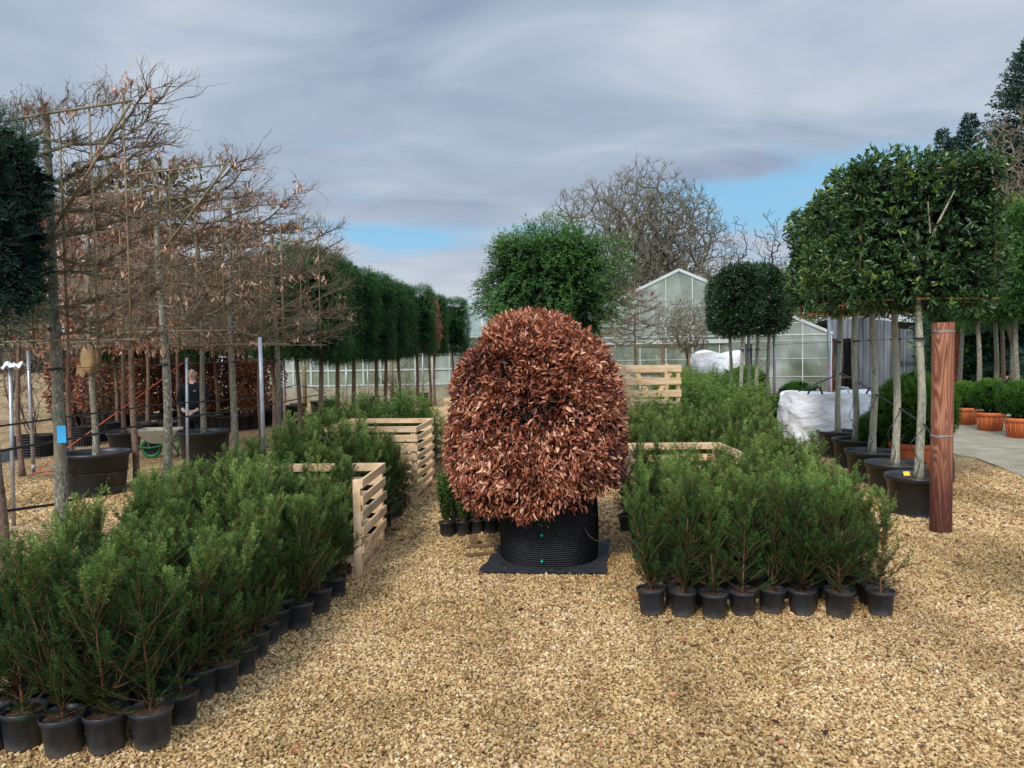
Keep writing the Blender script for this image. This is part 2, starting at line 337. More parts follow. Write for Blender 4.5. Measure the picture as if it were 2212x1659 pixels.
def tube(s, pts, rad, sides=6, a=0.5, cap=True):
    s._r0 = s.n; _t0(s, pts, rad, sides, a, cap); del s._r0
MB.tube = tube

def obj(name, mb, mat, parent=None, smooth=False, loc=None, rz=0, bevel=0):
    me = mb if isinstance(mb, bpy.types.Mesh) else mb.mesh(name, smooth)
    if mat and not me.materials: me.materials.append(M[mat] if isinstance(mat, str) else mat)
    o = bpy.data.objects.new(name, me); COL.objects.link(o)
    if parent: o.parent = parent
    if loc is not None: o.location = loc
    if rz: o.rotation_euler = (0, 0, rz)
    if bevel:
        b = o.modifiers.new('bevel', 'BEVEL'); b.width = bevel; b.segments = 2; b.limit_method = 'ANGLE'
    return o
def tag(o, label=None, cat=None, group=None, kind=None):
    if label: o['label'] = label
    if cat: o['category'] = cat
    if group: o['group'] = group
    if kind: o['kind'] = kind
    return o
def thing(name, label, cat, loc=(0, 0, 0), rz=0, group=None, scale=1):
    o = bpy.data.objects.new(name, None); COL.objects.link(o); o.empty_display_size = .1
    o.location = loc; o.rotation_euler = (0, 0, rz); o.scale = (scale,) * 3
    return tag(o, label, cat, group)
def dup(root, loc, rz=0, label=None, group=None, scale=None):
    r = root.copy(); COL.objects.link(r); r.location = loc; r.rotation_euler = (0, 0, rz)
    if scale: r.scale = scale if hasattr(scale, '__len__') else (scale,) * 3
    if label: r['label'] = label
    if group: r['group'] = group
    for ch in list(root.children):
        c = ch.copy(); COL.objects.link(c); c.parent = r
        for g in ch.children:
            d = g.copy(); COL.objects.link(d); d.parent = c
    return r
ORD = ['first', 'second', 'third', 'fourth', 'fifth', 'sixth', 'seventh', 'eighth', 'ninth', 'tenth', 'eleventh', 'twelfth', 'thirteenth', 'fourteenth', 'fifteenth', 'sixteenth']

# ------------------------------------------------------------------ foliage generators
def needles(mb, P0, P1, rs, dens=300, nl=.022, nw=.0032, va=None, flat=.7, lean=.55, pl=.35, tf=.12):
    P0 = np.asarray(P0); P1 = np.asarray(P1); L = np.linalg.norm(P1 - P0, axis=1)
    n = np.maximum(2, (L * dens).astype(int)); idx = np.repeat(np.arange(len(P0)), n)
    t = rs.rand(len(idx)); ax = nrm(P1 - P0)[idx]
    B = P0[idx] + (P1 - P0)[idx] * t[:, None]
    up = np.array([0, 0, 1.0]) + rs.normal(0, .25, (len(P0), 3))
    sd = nrm(np.cross(nrm(P1 - P0), up))[idx]; nn = nrm(np.cross(sd, ax))
    sgn = np.where(rs.rand(len(idx)) < .5, -1, 1)[:, None]
    D = nrm(ax * lean + sd * sgn * flat + nn * rs.normal(0.12, pl, (len(idx), 1)) + rs.normal(0, .10, (len(idx), 3)))
    W = nrm(np.cross(D, nn + rs.normal(0, pl * 1.4, (len(idx), 3))))
    l = nl * (.75 + .5 * rs.rand(len(idx)))[:, None] * (1.05 - .45 * t[:, None]); w = nw * .5
    v = np.stack([B, B + D * l * .45 + W * w, B + D * l, B + D * l * .45 - W * w], 1).reshape(-1, 3)
    f = np.arange(len(v)).reshape(-1, 4)
    va = np.zeros(len(P0)) if va is None else np.asarray(va)
    a = va[idx] + rs.normal(0, .08, len(idx)) + tf * t
    mb.add(v, f, np.repeat(a, 4))
def leaves(mb, B, D, rs, L=.07, W=.03, a=None, curl=.3, simple=False):
    n = len(B); D = nrm(D); S = nrm(np.cross(D, rs.normal(0, 1, (n, 3)))); Nn = np.cross(D, S)
    l = (L * (.5 + .95 * rs.rand(n)))[:, None]; w = (W * (.5 + .8 * rs.rand(n)))[:, None] * .5
    a = rs.rand(n) if a is None else a
    if simple:
        v = np.stack([B, B + D * l * .5 + S * w, B + D * l, B + D * l * .5 - S * w], 1).reshape(-1, 3)
        mb.add(v, np.arange(4 * n).reshape(-1, 4), np.repeat(a, 4)); return
    c = curl * (rs.rand(n, 1) * 1.6 - .3)
    v = np.stack([B, B + D * l * .30 + S * w * .85 + Nn * w * .5, B + D * l * .68 + S * w * .8 + Nn * (w * .5 - l * c * .22), B + D * l * .97 - Nn * l * c * .5,
                  B + D * l * .68 - S * w * .8 + Nn * (w * .5 - l * c * .22), B + D * l * .30 - S * w * .85 + Nn * w * .5, B + D * l * .5 - Nn * l * c * .1], 1).reshape(-1, 3)
    k = np.arange(n)[:, None] * 7
    f = np.concatenate([k + np.array([[0, 5, 6]]), k + np.array([[5, 4, 6]]), k + np.array([[4, 3, 6]]), k + np.array([[3, 2, 6]]), k + np.array([[2, 1, 6]]), k + np.array([[1, 0, 6]])])
    mb.add(v, f, np.repeat(a, 7))
def shell(rs, n, w, d, h, p=4.0, depth=.16, lump=.10, seed=0.0):
    """points and outward directions near the surface of a rounded box centred on 0 (half sizes w,d,h)"""
    D = nrm(rs.normal(0, 1, (n, 3)))
    # favour even cover of box faces
    q = rs.rand(n, 3) * 2 - 1; k = rs.choice(3, n, p=np.array([d * h, w * h, w * d]) / (d * h + w * h + w * d)); q[np.arange(n), k] = np.sign(q[np.arange(n), k] - 0)
    s = (np.abs(q) ** p).sum(1) ** (1 / p); q = q / s[:, None]
    g = nrm(np.sign(q) * np.abs(q) ** (p - 1) / np.array([w, d, h]))
    X = q * np.array([w, d, h])
    ln = np.array([noise.noise(Vector((x[0] * 1.9 + seed, x[1] * 1.9 + 5, x[2] * 1.9))) + .5 * noise.noise(Vector((x[0] * 6 + seed, x[1] * 6, x[2] * 6 + 3))) for x in X])
    dp = rs.rand(n) ** 1.5 * depth
    X = X + g * (lump * ln - dp)[:, None]
    return X, g, dp / depth, ln

def tw(out, p, d, L, r, depth, rs, up=.05, nch=(2, 3), wig=.22, sh=.62, npt=3):
    pts = [p.copy()]
    for i in range(npt):
        d = nrm(d + rs.normal(0, wig, 3) + np.array([0, 0, up])); p = p + d * L / npt; pts.append(p.copy())
    rad = np.linspace(r, r * .55, npt + 1); out.append((pts, rad, depth))
    if depth > 0:
        for c in range(rs.randint(nch[0], nch[1] + 1)):
            k = rs.randint(1, npt + 1); nd = nrm(d + rs.normal(0, .5, 3))
            tw(out, pts[k].copy(), nd, L * (sh + .25 * rs.rand()), r * .6, depth - 1, rs, up, nch, wig, sh, npt)

# ---- potted yew
def yew_shoots(rs, Hh, spread, el0=32, nstem=1, dens=44):
    S0, S1, VA, br = [], [], [], []
    def shoot(p, d, L, v0, v1, lift, depth):
        """one curved shoot with needles all along and side shoots in one flat spray"""
        n = 3 if L > .12 else 2; pts = [p]; side = nrm(np.cross(d, np.array([0, 0, 1.0]) + rs.normal(0, .5, 3)))
        for j in range(n):
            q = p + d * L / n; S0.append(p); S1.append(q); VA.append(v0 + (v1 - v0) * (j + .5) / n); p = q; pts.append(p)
            d = nrm(d + np.array([0, 0, lift + rs.normal(0, .04)]) + rs.normal(0, .05, 3))
        if L > .13: br.append((pts, np.linspace(.0032, .001, n + 1)))
        if depth > 0:
            ns = max(1, int(L / .056))
            for j in range(ns):
                u = .22 + .70 * (j + rs.rand() * .6) / ns; k = min(n - 1, int(u * n)); f = u * n - k; b = pts[k] * (1 - f) + pts[k + 1] * f
                sg = 1 if j % 2 else -1; sd = nrm(nrm(pts[-1] - pts[0]) * 1.0 + side * sg * .55 + rs.normal(0, .10, 3)); l2 = (L * .52 * (1.1 - u) + .045) * (.6 + .7 * rs.rand())
                shoot(b, sd, l2, v0 + (v1 - v0) * u * .6, v1 - .06, lift * .8, depth - 1 if l2 > .11 else 0)
    for s in range(nstem):
        a0 = rs.rand() * 6.28; lean = .04 + .11 * s
        top = np.array([math.cos(a0) * lean, math.sin(a0) * lean, Hh * (.86 - .10 * s)])
        mid = top * .5 + np.array([rs.normal(0, .02), rs.normal(0, .02), 0])
        st = lambda t: (2 * (1 - t) * t * mid + t * t * top) + 0
        pts = [st(t) for t in np.linspace(0, 1, 7)]; br.append((pts, np.linspace(.009, .003, 7)))
        for q in range(rs.randint(4, 9)):      # leading shoots standing proud of the crown
            d = nrm(np.array([rs.normal(0, .24), rs.normal(0, .24), 1.0])); shoot(st(.70 + .28 * rs.rand()), d, rs.uniform(.16, .34) * (Hh / .8), .36, .90, .04, 1 if rs.rand() < .6 else 0)
        nb = int(Hh * dens * .74 / (1 + .3 * s))
        for i in range(nb):
            t = ((i + .5) / nb) ** 1.45 * .93 + .004; p = st(t); az = 2.4 * i + rs.normal(0, .35) + s
            el = R(el0 + 6 - 14 * (t < .12) + 26 * t + rs.normal(0, 12)); L = spread * 1.12 * (1 - .72 * t) ** .7 * (.55 + .65 * rs.rand()) + .04
            if t < .12: L *= .80
            if rs.rand() < .14: L *= 1.4; el += .3
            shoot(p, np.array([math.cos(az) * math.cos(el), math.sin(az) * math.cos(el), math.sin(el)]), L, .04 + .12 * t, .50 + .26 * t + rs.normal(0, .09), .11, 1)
    return np.array(S0), np.array(S1), np.array(VA), br
def yew_meshes(seed, Hh, spread, el0, nstem, dens=44, nd=440, nl=.0275, nw=.0036):
    rs = np.random.RandomState(seed)
    a, b, v, br = yew_shoots(rs, Hh, spread, el0, nstem, dens)
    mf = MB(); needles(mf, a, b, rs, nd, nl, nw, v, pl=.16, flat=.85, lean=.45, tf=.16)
    ms = MB()
    for k, (p, r) in enumerate(br): ms.tube(p, r, 5 if k == 0 else 3, cap=False)
    return mf.mesh('foliage'), ms.mesh('stem', True), (a, b, v)
def pot_mesh(rt=.108, rb=.082, h=.185, rim=.028, segs=32):
    m = MB(); w = .004
    m.lathe([(0, 0.002), (rb, 0), (rb + .002, .004), (rt - .008, h - rim), (rt - .001, h - rim + .002), (rt + .002, h - .004), (rt, h), (rt - w, h), (rt - w - .004, h - rim), (rt - .016, h * .6)], segs)
    return m.mesh('pot', True)
def soil_mesh(r, z, amp=.006, seed=0):
    m = MB(); rr = np.linspace(0.001, r, 7); an = np.linspace(0, 2 * np.pi, 25)
    V = np.zeros((7, 25, 3))
    for i, q in enumerate(rr):
        for j, t in enumerate(an):
            x, y = q * math.cos(t), q * math.sin(t)
            V[i, j] = (x, y, z + amp * 2 * noise.noise(Vector((x * 30 + seed, y * 30, 1))) + amp * (1 - (q / r) ** 2))
    m.grid(V); return m.mesh('soil', True)
POT = pot_mesh(); SOIL = soil_mesh(.101, .160)
POT.materials.append(M['pot']); SOIL.materials.append(M['soil'])
YV = []
specs = [(.78, .30, 38, 1), (.84, .27, 44, 1), (.74, .30, 34, 2), (.86, .27, 48, 1), (.80, .24, 60, 3), (.82, .30, 42, 2), (.70, .29, 36, 1), (.84, .25, 54, 2), (.76, .32, 32, 1), (.88, .26, 50, 2), (.72, .30, 46, 3)]
ylow = []
for i, (hh, sp, el, ns) in enumerate(specs):
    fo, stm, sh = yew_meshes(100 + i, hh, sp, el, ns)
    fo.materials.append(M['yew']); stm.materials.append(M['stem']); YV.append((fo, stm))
    rs = np.random.RandomState(i); ml = MB(); needles(ml, sh[0], sh[1], rs, 75, .034, .008, sh[2]); ylow.append((np.concatenate(ml.V), np.concatenate(ml.A)))
YROOT = []
def make_yew(k, loc, rz, scale, label, group, potscale=1.0):
    if len(YROOT) <= k or YROOT[k] is None:
        while len(YROOT) <= k: YROOT.append(None)
    if YROOT[k] is None:
        t = thing('potted_yew', label, 'potted shrub', loc, rz, group)
        p = obj('pot', POT, None, t); obj('soil', SOIL, None, p)
        f = obj('foliage', YV[k][0], None, t); f.location.z = .165
        s = obj('stem', YV[k][1], None, t); s.location.z = .165
        YROOT[k] = t
    else: t = dup(YROOT[k], loc, rz, label, group)
    t.scale = scale; t.rotation_euler = (R(rs.normal(0, 1.6)), R(rs.normal(0, 1.6)), rz)
    return t

# ------------------------------------------------------------------ ground
gm = MB(); gm.add([(-600, -60, 0), (600, -60, 0), (600, 900, 0), (-600, 900, 0)], [[0, 1, 2, 3]])
tag(obj('ground', gm, 'gravel'), 'golden gravel ground of the nursery yard', 'ground', kind='structure')
# concrete drive on the right
cm = MB(); e = [G(2066, 985), G(2110, 992), G(2160, 1012), G(2215, 1036), G(2330, 1085)]
c0 = [(e[0].x, e[0].y), (e[1].x, e[1].y), (e[2].x, e[2].y), (e[3].x, e[3].y), (e[4].x, e[4].y), (24, 4), (34, 34), (13.4, 30.5), (9.3, 18)]
vv = [(x, y, .03) for x, y in c0] + [(x, y, -.02) for x, y in c0] + [(14, 14, .03)]
n = len(c0); cm.add(vv, [[i, (i + 1) % n, 2 * n] for i in range(n)]); cm.Fq = [np.array([[n + i, n + (i + 1) % n, (i + 1) % n, i] for i in range(n)])]
tag(obj('drive', cm, 'concrete'), 'pale concrete drive beyond the gravel', 'drive', kind='structure')
# stones
def stones():
    rs = np.random.RandomState(5)
    pts = []
    for (y0, y1, s) in ((3.2, 5.6, .0178), (5.6, 8.0, .022), (8.0, 12.0, .034)):
        ny = int((y1 - y0) / s)
        for j in range(ny):
            y = y0 + j * s
            x0, x1 = -.72 * y, .72 * y
            nx = int((x1 - x0) / s); x = x0 + np.arange(nx) * s
            pts.append(np.stack([x, np.full(nx, y), np.full(nx, s)], 1))
    p = np.concatenate(pts); p[:, :2] += rs.normal(0, .35, (len(p), 2)) * p[:, 2:3]
    keep = ~((p[:, 0] < -1.95) & (p[:, 1] < 4.0 + 0 * p[:, 0]) & (p[:, 1] > 4.0)); 
    # leave out what stands hidden below the plant beds and beyond the drive edge
    hid = ((p[:, 0] < -2.0) & (p[:, 1] > 4.1) & (p[:, 1] < 9)) | ((p[:, 0] > 1.4 + .05 * p[:, 1]) & (p[:, 0] < 2.4 + .1 * p[:, 1]) & (p[:, 1] > 5.8))
    hid |= (p[:, 0] > (e[0].x - .1)) & (p[:, 1] > e[3].y + (e[3].x - p[:, 0]) * (e[0].y - e[3].y) / (e[3].x - e[0].x) - .02)
    p = p[~hid]; n = len(p)
    ph = (1 + 5 ** .5) / 2
    ic = nrm(np.array([(-1, ph, 0), (1, ph, 0), (-1, -ph, 0), (1, -ph, 0), (0, -1, ph), (0, 1, ph), (0, -1, -ph), (0, 1, -ph), (ph, 0, -1), (ph, 0, 1), (-ph, 0, -1), (-ph, 0, 1)], float))
    fc = np.array([(0, 11, 5), (0, 5, 1), (0, 1, 7), (0, 7, 10), (0, 10, 11), (1, 5, 9), (5, 11, 4), (11, 10, 2), (10, 7, 6), (7, 1, 8), (3, 9, 4), (3, 4, 2), (3, 2, 6), (3, 6, 8), (3, 8, 9), (4, 9, 5), (2, 4, 11), (6, 2, 10), (8, 6, 7), (9, 8, 1)])
    sz = p[:, 2] * (.42 + .36 * rs.rand(n) ** 1.5)
    ax = np.stack([sz * (1 + .5 * rs.rand(n)), sz * (.75 + .3 * rs.rand(n)), sz * (.42 + .3 * rs.rand(n))], 1)
    v = ic[None] * (1 + rs.normal(0, .13, (n, 12, 1))) * ax[:, None]
    # random rotation
    q = rs.normal(0, 1, (n, 4)) * np.array([1, .28, .28, 1]); q /= np.linalg.norm(q, axis=1, keepdims=True); w, x, y, z = q.T
    Rm = np.stack([1 - 2 * (y * y + z * z), 2 * (x * y - z * w), 2 * (x * z + y * w), 2 * (x * y + z * w), 1 - 2 * (x * x + z * z), 2 * (y * z - x * w), 2 * (x * z - y * w), 2 * (y * z + x * w), 1 - 2 * (x * x + y * y)], 1).reshape(n, 3, 3)
    v = np.einsum('nij,nkj->nki', Rm, v)
    v[:, :, 0] += p[:, 0:1]; v[:, :, 1] += p[:, 1:2]; v[:, :, 2] += (.25 * sz + rs.rand(n) * .007)[:, None]
    m = MB(); f = (np.arange(n)[:, None, None] * 12 + fc[None]).reshape(-1, 3)
    c = np.clip(rs.beta(2.2, 1.9, n), 0, 1); m.add(v.reshape(-1, 3), f, np.repeat(c, 12))
    return tag(obj('gravel', m, 'stone'), 'loose golden gravel stones covering the path', 'gravel', kind='stuff')
stones()
# fallen leaves on the gravel
rs = np.random.RandomState(8); ml = MB(); n = 240
Q = np.stack([rs.uniform(-1.2, 4.2, n), rs.uniform(3.5, 8, n), np.full(n, .024)], 1)
leaves(ml, Q, np.stack([rs.normal(0, 1, n), rs.normal(0, 1, n), rs.normal(0, .1, n)], 1), rs, .048, .024)
tag(obj('fallen_leaves', ml, 'beech'), 'dead leaves scattered thinly over the gravel', 'leaves', kind='stuff')
ml = MB(); b0 = G(612, 1424, .03); leaves(ml, np.array([tuple(b0)]), np.array([[1, .2, 0.0]]), rs, .09, .05)
tag(obj('fallen_leaf', ml, 'lime'), 'yellow green leaf lying on gravel beside the left pots', 'leaf')

# ------------------------------------------------------------------ yew beds
rs = np.random.RandomState(21)
plants = []   # (x, y, bed, special)
# front rows placed one by one from the photograph
left_front = [(-28, 1640), (52, 1632), (140, 1645), (232, 1638), (330, 1630)]
left_edge = [(395, 1573), (432, 1524), (485, 1505), (525, 1468), (553, 1434), (579, 1406), (600, 1384), (647, 1372), (690, 1338), (728, 1304)]
right_front = [(1408, 1338), (1475, 1342), (1543, 1343), (1605, 1338), (1665, 1335), (1733, 1338), (1811, 1343), (1902, 1340)]
for k, (x, y) in enumerate(left_front):
    p = G(x, y - 20); plants.append((p.x, p.y, 'lf', k))
for k, (x, y) in enumerate(left_edge):
    p = G(x, y - 16); plants.append((p.x, p.y, 'le', k))
for k, (x, y) in enumerate(right_front):
    p = G(x, y - 12); plants.append((p.x, p.y, 'rf', k))
def near(x, y, d): return any((x - q[0]) ** 2 + (y - q[1]) ** 2 < d * d for q in plants)
def fill(y0, y1, xl, xr, s, bed, avoid=()):
    y = y0; j = 0
    while y < y1:
        a, b = xl(y), xr(y); x = b - (.5 * s if j % 2 else 0)
        while x > a:
            q = (x + rs.normal(0, .06) * s, y + rs.normal(0, .06) * s)
            if not near(*q, s * .72) and not any(u0 < q[0] < u1 and v0 < q[1] < v1 for u0, u1, v0, v1 in avoid): plants.append((q[0], q[1], bed, -1))
            x -= s
        y += s * .87; j += 1
lerp = lambda pts: (lambda y: float(np.interp(y, [p[1] for p in pts], [p[0] for p in pts])))
fill(4.0, 7.9, lerp([(-3.0, 4), (-2.80, 4.8), (-2.95, 5.4), (-3.2, 6.0), (-3.4, 7), (-3.45, 8)]), lerp([(-1.98, 4), (-1.75, 5), (-1.62, 6.3), (-1.55, 6.5), (-2.7, 6.75), (-2.65, 8)]), .25, 'left')
fill(7.95, 12.8, lerp([(-2.8, 8), (-2.9, 10), (-3.0, 13)]), lerp([(-1.48, 8), (-1.35, 13)]), .29, 'left2', avoid=((-2.7, -1.05, 9.7, 11.2),))
fill(5.7, 9.0, lerp([(1.15, 5.5), (1.2, 7), (1.35, 9)]), lerp([(2.72, 5.5), (2.92, 6.6), (3.05, 7.3), (3.35, 9)]), .255, 'right', avoid=((1.3, 2.5, 7.75, 9.1),))
fill(9.1, 16.5, lerp([(1.4, 9), (1.75, 11.5), (2.6, 15), (3.2, 16.5)]), lerp([(3.3, 9), (3.65, 10.7), (4.15, 12.5), (4.8, 15), (5.4, 16.5)]), .36, 'right', avoid=((1.9, 3.35, 12.4, 15.9),))
far = []
y = 16.6
while y < 27:
    for x in np.arange(float(np.interp(y, [16.5, 20, 27], [3.2, 4.3, 6.0])), float(np.interp(y, [16.5, 22, 27], [5.6, 7.0, 8.1])), .4): far.append((x + rs.normal(0, .06), y + rs.normal(0, .06)))
    y += .4
CR = [(nl.x - 1.16 + a_, nl.y + b_) for a_ in (.30, .56, .82) for b_ in (.22, .48, .74)] if 0 else []
print('yews', len(plants), 'far', len(far))
plants_sorted = sorted(plants, key=lambda q: (q[3] < 0, q[1]))
ind, rest = plants_sorted[:298], plants_sorted[298:]
LN = ['potted yew at the left edge of the frame, front row, mostly cut off', 'potted yew with moss on its compost, leftmost whole pot of the front row', 'reddish-stemmed yew in a tilted wide pot, front row of the left bed', 'potted yew between the tilted pot and the end pot with pale roots', 'bright bushy yew in end pot with pale roots hanging over its rim']
for q in ind:
    x, y, bed, k = q
    v = rs.randint(len(YV)); rz = rs.rand() * 6.28; s = .84 + .20 * rs.rand(); sc3 = (s * 1.04, s * 1.04, s * (.92 + .12 * rs.rand()) * (.88 if bed == 'left' and y > 5.6 and x < -2.7 else 1))
    if bed == 'lf': lab = LN[k]; grp = 'potted yews in the left bed'; v = [1, 0, 5, 2, 8][k]; sc3 = (1.0, 1.0, 1.04)
    elif bed == 'le': lab = '%s yew pot from the front along the path edge of the left bed' % ORD[k]; grp = 'potted yews in the left bed'; v = [6, 2, 0, 5, 7, 4, 1, 2, 6, 5][k]; sc3 = (s * .95,) * 3
    elif bed == 'rf':
        lab = ['leftmost yew of the right bed front row, with upright feathery shoots', 'second yew from the left in the right bed front row, thin base', 'third yew from the left in the right bed front row, V-shaped branches', 'fourth yew from the left in the right bed front row, dark', 'fifth yew from the left in the right bed front row, pot set back', 'sixth yew from the left in the right bed front row, bushy', 'seventh yew from the left in the right bed front row, dense dark base', 'thin lone yew standing apart at the right end of the front row'][k]
        grp = 'potted yews in the right bed'; v = [4, 7, 3, 0, 1, 5, 2, 6][k]; sc3 = [(1, 1, 1.02), (.95, .95, 1.0), (1, 1, .95), (1, 1, .95), (.95, .95, .95), (1, 1, .95), (1, 1, 1.05), (.95, .95, .95)][k]
    elif bed == 'left': lab = 'bushy potted yew packed inside the near left bed'; grp = 'packed yews of the near left bed'
    elif bed == 'left2': lab = 'bushy potted yew packed in the left bed beyond the open crate'; grp = 'packed yews of the far left bed'
    elif y < 9.05: lab = 'bushy potted yew packed inside the near half of the right bed'; grp = 'packed yews of the right bed, near half'
    else: lab = 'bushy potted yew packed in the right bed beyond the low crate'; grp = 'packed yews of the right bed, far half'
    if bed in ('left2',) or y > 9: sc3 = (s * 1.2, s * 1.2, s * (1.0 + .1 * rs.rand()))
    if bed == 'right' and y < 8.2 and x < 2.7: sc3 = (sc3[0], sc3[1], min(sc3[2], .92))
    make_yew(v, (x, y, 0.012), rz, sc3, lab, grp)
mb = MB()
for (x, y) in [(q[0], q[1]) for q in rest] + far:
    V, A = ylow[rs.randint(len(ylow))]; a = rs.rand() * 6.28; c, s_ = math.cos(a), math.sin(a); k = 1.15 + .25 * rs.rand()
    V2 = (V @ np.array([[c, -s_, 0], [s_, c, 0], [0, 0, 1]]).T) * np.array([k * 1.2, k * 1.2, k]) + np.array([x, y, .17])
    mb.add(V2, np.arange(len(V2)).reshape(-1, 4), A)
tag(obj('yew_bed', mb, 'yew'), 'far end of the right-hand bed of yews', 'yews', kind='stuff')

# ------------------------------------------------------------------ crates
def crate(name, label, loc, rz, W, D, Hh, nslat=6, open_front=True, dark=None, group=None, seed=0, sides=('back', 'right'), base=True, wmul=1, diag=False):
    """local: x 0..W, y 0..D (front y=0).  pallet base, corner posts, slatted panels"""
    rs = random.Random(seed)
    t = thing(name, label, 'crate', loc, rz, group)
    T = .022
    if base:
        b = MB()
        for i in range(7): b.box((W / 2, .05 + i * (D - .1) / 6, .133), (W - .01, .085, T), a=rs.random())
        obj('deck', b, 'pine', t, bevel=.002)
        b = MB()
        for i in range(3):
            xx = .05 + i * (W - .1) / 2
            b.box((xx, D / 2, .110), (.095, D - .01, T), a=rs.random()); b.box((xx, D / 2, .013), (.095, D - .01, T), a=rs.random())
            for j in range(3): b.box((xx, .06 + j * (D - .12) / 2, .0615), (.09, .10, .073), a=rs.random())
        obj('pallet_base', b, 'piney', t, bevel=.002)
    z0 = .0
    for (x, y) in ((.035, .035), (W - .035, .035), (.035, D - .035), (W - .035, D - .035)):
        p = MB(); p.box((x if 0 else x, y, (Hh + .004) / 2), (.068, .068, Hh - .006), a=rs.random() * .5 + .4); obj('corner_post', p, 'pinez', t, bevel=.003)
    sp = (Hh - .15) / nslat; sh = sp * .56
    for side in sides:
        b = MB()
        for i in range(nslat):
            z = Hh - sh / 2 - i * sp
            a = rs.random(); a = 0.02 if (i == 2 and seed == 1 and side == 'right') else .35 + .6 * a
            j1, j2, e1, e2 = (rs.uniform(-.005, .005) for _ in range(4))
            if side == 'back': b.bar((-.02 + e1, D + .011, z + j1), (W + .02 + e2, D + .011, z + j2), T, sh, a=a)
            if side == 'front': b.bar((-.02 + e1, -.011, z + j1), (W + .02 + e2, -.011, z + j2), T, sh, a=a)
            if side == 'right': b.bar((W + .011, .0 + e1, z + j1), (W + .011, D + e2, z + j2), T, sh, a=a)
            if side == 'left': b.bar((-.011, .0 + e1, z + j1), (-.011, D + e2, z + j2), T, sh, a=a)
        if diag and side == 'front':
            for s_ in (-1, 1):
                b.bar((W / 2 + s_ * W * .36, .013, Hh - .06), (W / 2 + s_ * .03, .013, Hh * .22), .022, .085, a=.95)
        obj('slatted_panel', b, 'pine' if side in ('back', 'front') else 'piney', t, bevel=.002)
    return t
nl = G(775, 1243); 
crate('crate', 'open pine crate showing its near corner post, beside the left yew bed', (nl.x - 1.16, nl.y, 0), R(-2), 1.2, 1.0, .87, 5, seed=1, sides=('back', 'right'))
for a_ in (.26, .52, .78, 1.02):
    for b_ in (.20, .46, .74):
        if (a_, b_) in ((1.02, .74), (1.02, .46)): continue
        s = rs.uniform(.84, .96); make_yew(rs.randint(len(YV)), (nl.x - 1.16 + a_ + rs.normal(0, .01), nl.y + b_, .146), rs.rand() * 6.28, (s, s, s * .80), 'potted yew standing on the deck inside the open pine crate', 'yews inside the open crate')
n2 = G(903, 1086)
crate('crate', 'tall slatted pine crate at the far end of the left yew bed', (n2.x - 1.2, n2.y, 0), R(-4), 1.2, 1.25, 1.02, 7, seed=2, sides=('back', 'right', 'front', 'left'))
n3 = P(893, 884, 13.6)
crate('crate', 'low pine crate left of the beech ball, behind the slatted crate', (n3.x, 13.0, 0), R(-3), 1.25, 1.1, .95, 5, seed=3, sides=('back', 'right', 'front', 'left'))
crate('crate', 'greyed pine crate farthest away at the left of the beech ball', (n3.x + .35, 16.0, 0), R(-3), 1.2, 1.1, 1.0, 5, seed=4, sides=('back', 'right', 'front'))
crate('crate', 'pine crate just left of the beech ball, among small green shrubs', (-1.0, 11.6, 0), R(-3), 1.1, 1.0, .98, 5, seed=8, sides=('back', 'right', 'front', 'left'))
n4 = P(1352, 960, 8.9)
crate('crate', 'low empty pine crate between the beech ball and the right yew bed', (n4.x, 7.95, 0), R(0), 1.10, .95, .87, 5, seed=5, sides=('back', 'right', 'left'))
n5 = P(1346, 880, 15.0)
cb = crate('crate', 'pine crate under the braced crate at the back of the right bed', (n5.x, 14.5, 0), R(2), 1.05, 1.0, .80, 5, seed=6, sides=('back', 'right', 'left', 'front'))
crate('crate', 'pine crate with V-shaped braces stacked above the right yew bed', (n5.x, 14.5, .80), R(2), 1.05, 1.0, .88, 3, seed=7, sides=('front', 'left'), diag=True)

